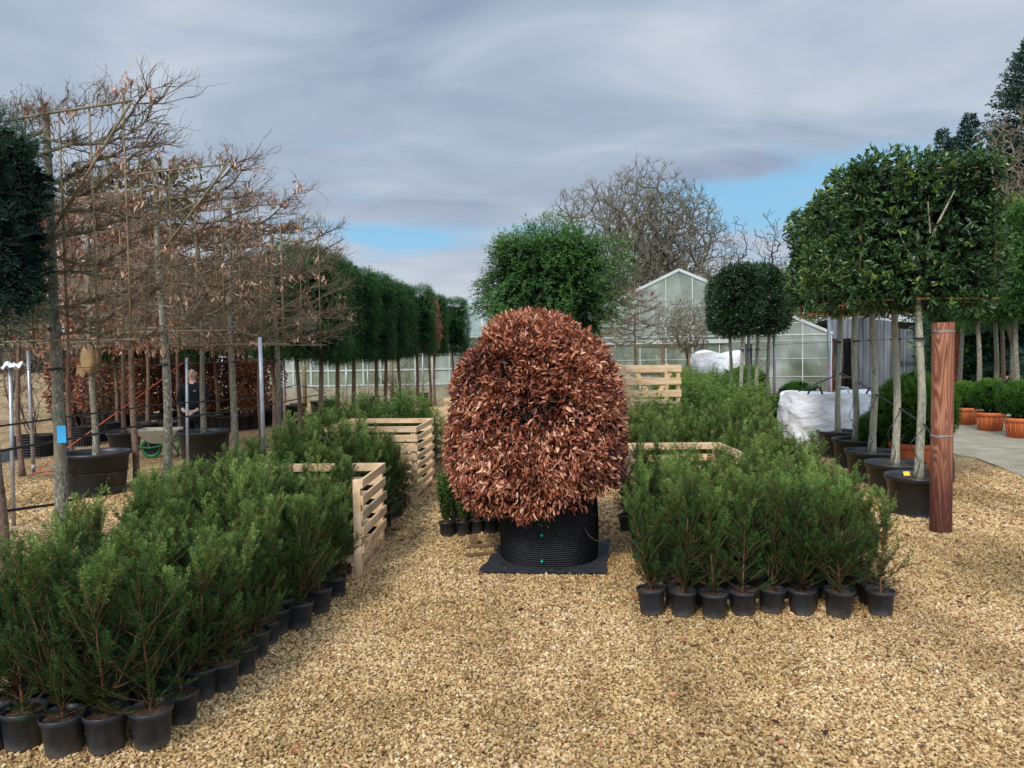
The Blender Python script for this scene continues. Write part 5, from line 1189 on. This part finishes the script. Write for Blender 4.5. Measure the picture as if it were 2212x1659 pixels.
# long white-framed greenhouse side at the left, far
t = thing('greenhouse', 'long low white-framed greenhouse behind the dark yew trunks', 'greenhouse', (-13.5, 31, 0), R(4)); Ls = 14.5
for k in range(21):
    b = MB(); x = k * Ls / 20; b.bar((x, 0, 0.02), (x, 0, 2.6), .07, .06); obj('mullion', b, 'white', t)
b = MB()
for z in (.06, .62, 1.25, 1.9, 2.6): b.bar((-.03, -.01, z), (Ls + .03, -.01, z), .05, .06)
for k in range(21): x = k * Ls / 20; b.bar((x, 0, 2.6), (x, 3.2, 4.1), .05, .05); b.bar((x, 6.4, 2.6), (x, 3.2, 4.1), .05, .05); b.bar((x, 6.4, 0), (x, 6.4, 2.6), .05, .05)
b.bar((0, 3.2, 4.1), (Ls, 3.2, 4.1), .08, .08); b.bar((0, 6.4, 2.6), (Ls, 6.4, 2.6), .06, .06); obj('frame', b, 'white', t)
g_ = MB()
for (a, c) in (((0, .02, .03), (0, .02, 2.6)), ((0, .02, 2.6), (0, 3.2, 4.1)), ((0, 6.4, 2.6), (0, 3.2, 4.1)), ((0, 6.4, .03), (0, 6.4, 2.6))): g_.add([a, (Ls, a[1], a[2]), (Ls, c[1], c[2]), c], [[0, 1, 2, 3]])
obj('glass', g_, glass_mat('whitewashed_glass', .42), t)
b = MB(); b.box((Ls / 2, -.35, .28), (Ls, .35, .56)); obj('base_wall', b, 'concrete', t)

# ------------------------------------------------------------------ corrugated shed
def corr(m, p0, p1, z0, z1, z1b=None, per=.26, amp=.045):
    p0 = Vector(p0); p1 = Vector(p1); L = (p1 - p0).length; n = int(L / per) * 8; dr = (p1 - p0).normalized(); nn = Vector((-dr.y, dr.x)); z1b = z1 if z1b is None else z1b
    V = np.zeros((2, n + 1, 3))
    for j in range(n + 1):
        u = j / n; q = p0 + dr * L * u + nn * amp * math.sin(u * L / per * 6.283); V[0, j] = (q.x, q.y, z0); V[1, j] = (q.x, q.y, z1 * (1 - u) + z1b * u)
    m.grid(V)
c0 = G(1792, 848); c1 = G(1848, 851); c2 = G(1935, 852); c3 = G(2040, 853)
t = thing('metal_shed', 'weathered grey corrugated metal shed with an open bay', 'shed', (0, 0, 0))
z_a = P(1800, 690, c0.y).z; z_m = P(1800, 732, c0.y).z; z_b = P(1860, 688, c1.y).z; z_c = P(1930, 695, c2.y).z; z_d = P(2030, 700, c3.y).z
m = MB(); corr(m, c0.xy, c1.xy, z_m, z_a, z_b); obj('fascia', m, 'corr', t, smooth=True)
m = MB(); corr(m, c1.xy, c2.xy, 0, z_b + .05, z_c); obj('wall', m, 'corr', t, smooth=True)
m = MB(); corr(m, Vector((c2.x, c2.y + .3)), Vector((c3.x, c3.y + .3)), 0, z_c - .25, z_d - .3); obj('wall', m, 'corr', t, smooth=True)
m = MB(); corr(m, Vector((c0.x + .3, c0.y + 2.5)), Vector((c1.x + .6, c1.y + 2.5)), 0, 2.5, per=.35, amp=.06); m.box(((c0.x + c1.x) / 2 + .3, c0.y + 2.3, 1.25), (2.2, .08, .08)); obj('back_wall', m, 'corr', t)
m = MB(); m.add([(c0.x, c0.y, z_a + .03), (c3.x, c3.y + .35, z_d + .03), (c3.x, c3.y + 5, z_d - .4), (c0.x, c0.y + 5, z_a - .4)], [[0, 1, 2, 3]]); corr(m, Vector((c0.x, c0.y + 4.9)), Vector((c3.x, c3.y + 4.9)), 0, z_a - .45); obj('roof', m, 'corr', t)
m = MB(); m.bar((c0.x + .05, c0.y, 0), (c0.x + .05, c0.y, z_m), .14, .14); obj('steel_column', m, 'rust', t)
m = MB(); m.bar((c1.x - .08, c1.y - .06, 0), (c1.x - .08, c1.y - .06, z_m + .1), .07, .07); obj('timber_jamb', m, 'orangecane', t)
m = MB(); m.box((c0.x + 1.0, c0.y + 1.2, .6), (1.6, .5, .06)); obj('shelf', m, 'brownwood', t)
# rusty drum/pillar beyond the timber post
p = GX(2060, 26, 1.2); m = MB(); m.box((0, 0, 1.35), (.25, .3, 2.7)); tag(obj('dark_post', m, 'rust', loc=(p.x, 26, 0)), 'dark red upright behind the timber post', 'post')

# ------------------------------------------------------------------ big bare trees
def bare_tree(name, label, loc, h, wid, seed, r0=.35, mat='oak', trunk_f=.28, group=None, npt=1500, twig=.012, low=.16, flat=1.0, jit=.08, shell_=.30, wand=.20):
    """limbs grown outwards to points spread through a domed crown; wid = half width, low = lowest crown height as a fraction"""
    rs = np.random.RandomState(seed); t = thing(name, label, 'tree', loc, 0, group); th = h * trunk_f
    q = nrm(rs.normal(0, 1, (npt * 3, 3))) * (rs.rand(npt * 3, 1) ** shell_); q = q[q[:, 2] > -.75][:npt]
    zc = h * (low + 1) / 2; zh = h * (1 - low) / 2; lump = np.array([noise.noise(Vector(x) * 2.2 + Vector((seed, 0, 0))) for x in q])
    A = q * (1 + .22 * lump[:, None]) * np.array([wid, wid * .8, zh]) * np.where(q[:, 2:3] < 0, np.array([[1, 1, 1.]]), 1) + np.array([0, 0, zc])
    A = A[A[:, 2] > h * low * .8]
    nodes = [np.array([0, 0, 0.]), np.array([.02, 0, th * .35]), np.array([rs.normal(0, .1), 0, th * .7]), np.array([rs.normal(0, .12), 0, th])]; par = [-1, 0, 1, 2]
    lead = nodes[3]
    for k in range(5):       # main limbs
        a = k * 2.5 + rs.rand(); e_ = rs.uniform(.5, 1.2) if k else 1.5; p = lead; pi = 3; d = np.array([math.cos(a) * math.cos(e_) * 1.1, math.sin(a) * math.cos(e_), math.sin(e_)])
        for j in range(5):
            d = nrm(d + rs.normal(0, wand, 3) + np.array([0, 0, .05])); f = min(wid, zh) * .17; p = p + d * f; nodes.append(p); par.append(pi); pi = len(nodes) - 1
    A = A[np.argsort(np.linalg.norm(A - lead, axis=1) + rs.rand(len(A)) * wid * .15)]
    buf = np.zeros((len(A) * 3 + 60, 3)); buf[:len(nodes)] = nodes; cnt = len(nodes); db = np.zeros_like(buf); db[:, 2] = 1
    for i_ in range(1, cnt): db[i_] = nrm(buf[i_] - buf[par[i_]])
    for p in A:
        v = p - buf[3:cnt]; dn = np.linalg.norm(v, axis=1) + 1e-6; co = (v * db[3:cnt]).sum(1) / dn
        i = int((dn * (1 + .9 * (1 - co))).argmin()) + 3; b_ = buf[i]; L = np.linalg.norm(p - b_); u_ = (p - b_) / L
        if L > wid * .05:
            m_ = b_ + nrm(db[i] * .75 + u_) * L * .5 + rs.normal(0, jit * L * .5, 3); buf[cnt] = m_; db[cnt] = nrm(m_ - b_); par.append(i); i = cnt; cnt += 1
        buf[cnt] = p; db[cnt] = nrm(p - buf[i]); par.append(i); cnt += 1
    par = np.array(par); w_ = np.ones(cnt)
    for i in range(cnt - 1, 0, -1): w_[par[i]] += w_[i]
    rad = np.maximum(twig, r0 * (w_ / w_[0]) ** .46); ch = [[] for _ in range(cnt)]
    for i in range(1, cnt): ch[par[i]].append(i)
    mt, mc = MB(), MB(); stack = [(0, 0)]
    chains = []
    while stack:
        i, pr = stack.pop(); c_ = [pr, i] if i else [0]
        while ch[i]:
            k = max(ch[i], key=lambda q_: w_[q_]); stack += [(o_, i) for o_ in ch[i] if o_ != k]; c_.append(k); i = k
        chains.append(c_)
    for c_ in chains:
        if len(c_) < 2: continue
        pt = buf[c_]; rr = rad[c_].copy(); 
        if c_[0] != 0: rr[0] = rr[1]
        if rr.max() > twig * 1.5: mm_ = MB.tube(mt if c_[0] == 0 else mc, pt, rr, 10 if c_[0] == 0 else 5, cap=False)
        else: mc.tube(pt, rr, 3, cap=False)
    ends = [i for i in range(4, cnt) if not ch[i]]
    for i in ends:
        d0 = nrm(buf[i] - buf[par[i]])
        for k in range(4):
            d = nrm(d0 + rs.normal(0, .38, 3) + np.array([0, 0, .2])); L = wid * rs.uniform(.06, .15); m1 = buf[i] + d * L * .5 + rs.normal(0, .05 * L, 3); mc.tube([buf[i], m1, buf[i] + d * L + rs.normal(0, .1 * L, 3)], [twig * .8, twig * .7, twig * .5], 3, cap=False)
    obj('trunk', mt, mat, t, smooth=True); obj('crown', mc, mat, t); return t
Yo = 58
def ot(px, Y, ytop): p = GX(px, Y, 8); return (p.x, Y, 0), P(px, ytop, Y).z
for px, Y, yt, lab, sd, wd, r0_ in ((1318, 58, 392, 'large leafless oak, left of the three behind the greenhouse', 5, 5.6, .50), (1400, 61, 352, 'tallest leafless oak, middle of the three behind the greenhouse', 9, 4.8, .42), (1474, 57, 392, 'leafless oak with straight dark trunk above the greenhouse ridge', 14, 3.6, .30)):
    l, h = ot(px, Y, yt); bare_tree('oak_tree', lab, l, h, wd, sd, r0_, trunk_f=.36, group='leafless oaks behind the greenhouse', npt=1500, twig=.020, low=.34)
for px, Y, yt, lab, sd in ((1598, 62, 462, 'slender leafless tree right of the oaks', 21), (1665, 60, 440, 'slender leafless birch left of the evergreen panels', 22)):
    l, h = ot(px, Y, yt); bare_tree('birch_tree', lab, l, h, 1.4, sd, .13, trunk_f=.6, npt=330, twig=.016, low=.3, mat='darktwig', jit=.02, shell_=.6, wand=.05)
for i, px in enumerate((1215, 1262, 1310, 1400, 1500, 1560, 1620, 1680, 1740)):
    l, h = ot(px, 52, 570 - 14 * (i % 3)); bare_tree('hedgerow_tree', 'low leafless hedgerow tree behind the greenhouse roof, %s from the left' % ORD[i], l, h, 2.6, 40 + i, .16, group='low hedgerow trees behind the greenhouse', npt=420, twig=.018, low=.12, trunk_f=.2)
l, h = ot(2195, 24, 245); bare_tree('bare_tree', 'tan leafless twiggy tree below the tall spruce at right', l, h, 1.9, 61, .12, mat='twig', trunk_f=.3, npt=1100, twig=.011, low=.35)
l, h = ot(1480, 22, 640); bare_tree('small_bare_tree', 'round-headed bare small tree before the greenhouse doors', (GX(1480, 22, 1).x, 22, 0), P(1480, 645, 22).z, .88, 91, .06, mat='twig', trunk_f=.55, npt=900, twig=.008, low=.50)
# small pleached bare trees in front of the greenhouse
bmq, lmq = pleached(71, .8, 2.2, 3.7, 500, 8, .06, 3, .8); bq = bmq.mesh('branches'); lq = lmq.mesh('leaves')
for px, Y, lab, s in ((1373, 24, 'small bare trained tree with square frame before the greenhouse', 1.0), (1330, 23, 'brownish trained tree partly hidden by the beech ball', 1.0)):
    p = GX(px, Y, 1.5); t = thing('small_bare_tree', lab, 'tree', (p.x, Y, 0), .3); obj('trunk', trunk_mesh(3.2, .06, .03, np.random.RandomState(int(px))), 'bark', t, smooth=True); obj('branches', bq, 'twig', t); obj('leaves', lq, 'redbeech', t); t.scale = (s * (.85 if px != 1480 else .95), s, s)

# ------------------------------------------------------------------ spruces and right background
def spruce(label, loc, h, rad, seed):
    rs = np.random.RandomState(seed); t = thing('spruce_tree', label, 'tree', loc, 0, 'dark spruces at the right'); tk = MB(); tk.tube([(0, 0, 0), (0, 0, h * .5), (0, 0, h)], [.2, .12, .012], 8); obj('trunk', tk, 'redbark', t, smooth=True)
    P0, P1, va = [], [], []
    n = int(h * 38)
    for i in range(n):
        u = (i + rs.rand()) / n; z = h * (.08 + .92 * u); L = rad * (1 - u) ** .8 * (.75 + .5 * rs.rand()) + .10; a = rs.rand() * 6.28; d = np.array([math.cos(a), math.sin(a), .15 + .5 * u]); p = np.array([0, 0, z]); m = max(3, int(L / .22))
        for j in range(m):
            q = p + nrm(d) * L / m; P0.append(p); P1.append(q); va.append(.2 + .5 * j / m); d = d + np.array([0, 0, -.06 + .14 * (j > m * .6)]) 
            if j >= 1:
                for s_ in (-1, 1): 
                    sd = nrm(d * .7 + s_ * np.array([-d[1], d[0], .15]) * .7); l2 = L * .32 * (1 - j / m) + .12; P0.append(q); P1.append(q + sd * l2); va.append(.3 + .4 * j / m)
            p = q
    m = MB(); needles(m, np.array(P0), np.array(P1), rs, 48, .15, .045, np.array(va), flat=.7, lean=.7); obj('crown', m, 'fir', t)
    for px in (): pass
for px, Y, yt, rad, lab, sd in ((2092, 30, 252, 1.7, 'dark spruce with pointed tip above the evergreen panels', 1), (2035, 31, 285, 1.5, 'shorter dark spruce at the left of the pointed one', 2), (2060, 32, 300, 1.6, 'low dark spruce between the two pointed ones', 4), (2228, 27, 85, 3.7, 'tallest dark spruce cut off by the right edge', 3), (2150, 31, 290, 1.7, 'dark spruce between the pointed one and the tallest', 5)):
    l, h = ot(px, Y, yt); spruce(lab, l, h, rad, sd)
rsx = np.random.RandomState(31)
for px, Y, zc, w_, h_, mat, lab in ((2195, 23.2, 5.6, 1.3, .95, 'lime', 'yellow-green bushy tree at the right edge above the cypresses'), (1752, 40, 2.6, 2.0, 1.6, 'lime', 'yellow-green shrub above the greenhouse roof edge'), (1960, 36, 2.0, 3.2, 2.2, 'ley', 'dark leafy hedge tree behind the corrugated shed'), (2130, 27, 1.5, 2.4, 1.6, 'ley', 'leafy shrub mass behind the pale cypress trunks'), (2215, 27, 1.5, 2.2, 1.5, 'ley', 'leafy shrub mass at the right edge behind the trunks'), (1050, 35, 2.2, 2.2, 1.5, 'ley', 'distant green tree between the yews and the large cypress')):
    X, g, dp, ln = shell(rsx, 3500, w_, 1.0, h_, 2.6, .6, .5, px); m = MB(); leaves(m, X, g + rsx.normal(0, .7, X.shape), rsx, .20, .10, np.clip(.5 + .3 * ln - .4 * dp + rsx.normal(0, .1, len(X)), 0, 1), simple=True); p = GX(px, Y, zc)
    t = thing('leafy_tree', lab, 'tree', (p.x, Y, 0)); o = obj('crown', m, mat, t); o.location.z = zc; tk = MB(); tk.tube([(0, 0, 0), (0, 0, zc)], [.12, .06], 8); obj('trunk', tk, 'bark', t)
# far wood closing the horizon
rsx = np.random.RandomState(33); n = 9000; X = rsx.uniform(-110, 110, n); hgt = np.array([3.2 + 1.8 * noise.noise(Vector((x * .06, 1, 0))) + 1.0 * noise.noise(Vector((x * .3, 4, 0))) for x in X]) ; Z = rsx.rand(n) ** .8 * hgt; Yf = 95 + rsx.uniform(-5, 5, n)
m = MB(); leaves(m, np.stack([X, Yf, Z], 1), rsx.normal(0, 1, (n, 3)), rsx, 1.3, .8, simple=True); tag(obj('far_wood', m, 'moor'), 'low distant belt of winter woodland', 'woodland', kind='stuff')

# ------------------------------------------------------------------ world and sun
SUN_EL, SUN_AZ = R(42), R(205)      # azimuth measured clockwise from +Y: behind the camera, slightly left
w = bpy.data.worlds.new('World'); sc.world = w; w.use_nodes = True; nt = w.node_tree; bg = nt.nodes['Background']
sky = N(nt, 'ShaderNodeTexSky'); sky.sky_type = 'NISHITA'; sky.sun_disc = False; sky.sun_elevation = SUN_EL; sky.sun_rotation = SUN_AZ
tc = N(nt, 'ShaderNodeTexCoord'); sx = N(nt, 'ShaderNodeSeparateXYZ'); nt.links.new(tc.outputs['Generated'], sx.inputs[0])
zc = math_n(nt, 'MAXIMUM', sx.outputs[2], 0.0); den = math_n(nt, 'ADD', zc, .10)
cb_ = N(nt, 'ShaderNodeCombineXYZ'); nt.links.new(math_n(nt, 'DIVIDE', sx.outputs[0], den), cb_.inputs[0]); nt.links.new(math_n(nt, 'DIVIDE', sx.outputs[1], den), cb_.inputs[1])
def wn(scale, det, off, stretch=(1, 1, 1), dist=.3):
    mp = N(nt, 'ShaderNodeMapping'); mp.inputs['Location'].default_value = off; mp.inputs['Scale'].default_value = stretch; nt.links.new(cb_.outputs[0], mp.inputs[0])
    n_ = N(nt, 'ShaderNodeTexNoise', i_Scale=scale, i_Detail=det, i_Distortion=dist, i_Roughness=.5); nt.links.new(mp.outputs[0], n_.inputs['Vector']); return n_.outputs['Fac']
n1 = wn(.50, 5.0, (1.3, 4.1, 0), (.8, 1.2, 1), .6); n2 = wn(1.3, 8.0, (5.2, 2.7, 0), (.9, 1.2, 1), .9)
den2 = math_n(nt, 'ADD', math_n(nt, 'MULTIPLY', n1, .60), math_n(nt, 'MULTIPLY', n2, .40))
cl = ramp(nt, [(.34, (.27, .34, .48)), (.42, (.35, .42, .55)), (.50, (.43, .51, .63)), (.57, (.55, .61, .71)), (.70, (.68, .72, .79))], den2).outputs[0]
# blue openings low in the sky, with bright edges
el = sx.outputs[2]
band = ramp(nt, [(.0, (.25,) * 3), (.07, (.40,) * 3), (.12, (.95,) * 3), (.19, (1.0,) * 3), (.235, (.25,) * 3), (.28, (0,) * 3)], el).outputs[0]
def blob(x, z, sx_, sz_):
    v = N(nt, 'ShaderNodeVectorMath'); v.operation = 'SUBTRACT'; nt.links.new(tc.outputs['Generated'], v.inputs[0]); q = Vector((x, math.sqrt(max(0, 1 - x * x - z * z)), z)); v.inputs[1].default_value = q
    v2 = N(nt, 'ShaderNodeVectorMath'); v2.operation = 'MULTIPLY'; nt.links.new(v.outputs[0], v2.inputs[0]); v2.inputs[1].default_value = (1 / sx_, .5, 1 / sz_)
    v3 = N(nt, 'ShaderNodeVectorMath'); v3.operation = 'LENGTH'; nt.links.new(v2.outputs[0], v3.inputs[0]); return math_n(nt, 'SUBTRACT', 1.0, v3.outputs['Value'], True)
def dirv(px, py): d = ray(px, py).normalized(); return d.x, d.z
bl = None
for px, py, a, b_, k in ((890, 515, .16, .035, 1.1), (1150, 500, .10, .02, .6), (1640, 440, .20, .075, 1.0), (1640, 480, .12, .06, .8), (1900, 350, .16, .03, 1.0), (1760, 395, .12, .04, .5), (980, 575, .10, .03, .3), (650, 500, .2, .03, .5)):
    x, z = dirv(px, py); q = math_n(nt, 'MULTIPLY', blob(x, z, a, b_), k); bl = q if bl is None else math_n(nt, 'MAXIMUM', bl, q)
n3 = wn(1.5, 8.0, (2.2, 7.7, 0), (.8, 1.0, 1), .8)
open_ = math_n(nt, 'MULTIPLY', math_n(nt, 'SUBTRACT', math_n(nt, 'ADD', bl, math_n(nt, 'MULTIPLY', math_n(nt, 'SUBTRACT', n3, .5), 2.6)), .18), 1.6, True)
hz = ramp(nt, [(.0, (.62, .66, .72)), (.08, (.66, .69, .74)), (.14, (.56, .60, .68)), (.22, (.42, .46, .56))], el).outputs[0]
hf = ramp(nt, [(.0, (.85,) * 3), (.10, (.7,) * 3), (.19, (.22,) * 3), (.26, (0,) * 3)], el).outputs[0]
cl = mixc(nt, math_n(nt, 'MULTIPLY', hf, math_n(nt, 'ADD', math_n(nt, 'MULTIPLY', n3, .9), .35), True), cl, hz)
skb = mixc(nt, 1.0, sky.outputs[0], (.10, .10, .10), 'MULTIPLY')
blue = mixc(nt, .80, skb, (.26, .60, .90))
lim = ramp(nt, [(.20, (1,) * 3), (.28, (0,) * 3)], el).outputs[0]
vis = mixc(nt, math_n(nt, 'MULTIPLY', math_n(nt, 'MULTIPLY', open_, .9), lim), cl, blue)
# extra sky brightness overhead and behind, outside the view, added to light the scene
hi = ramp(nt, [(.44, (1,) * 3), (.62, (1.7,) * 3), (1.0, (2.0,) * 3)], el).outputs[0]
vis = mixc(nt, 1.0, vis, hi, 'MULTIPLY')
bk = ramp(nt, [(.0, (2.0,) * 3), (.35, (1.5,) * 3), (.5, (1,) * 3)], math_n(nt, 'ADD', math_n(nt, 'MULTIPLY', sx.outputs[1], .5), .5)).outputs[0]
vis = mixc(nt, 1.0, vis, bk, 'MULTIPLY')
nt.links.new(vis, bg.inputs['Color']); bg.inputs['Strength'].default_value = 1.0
for n_ in nt.nodes:
    if n_.bl_idname == 'ShaderNodeMix': n_.clamp_result = False
sl = bpy.data.lights.new('sun', 'SUN'); sl.energy = 2.5; sl.angle = R(10); sl.color = (1.0, .95, .87)
so = bpy.data.objects.new('sun', sl); COL.objects.link(so)
dv = Vector((math.sin(SUN_AZ) * math.cos(SUN_EL), math.cos(SUN_AZ) * math.cos(SUN_EL), math.sin(SUN_EL)))
so.rotation_euler = dv.to_track_quat('Z', 'Y').to_euler(); so.location = dv * 30
sc.view_settings.view_transform = 'Standard'; sc.view_settings.look = 'None'; sc.view_settings.exposure = 0
sc.cycles.max_bounces = 6; sc.cycles.diffuse_bounces = 3; sc.cycles.transparent_max_bounces = 24
sc.cycles.use_adaptive_sampling = True
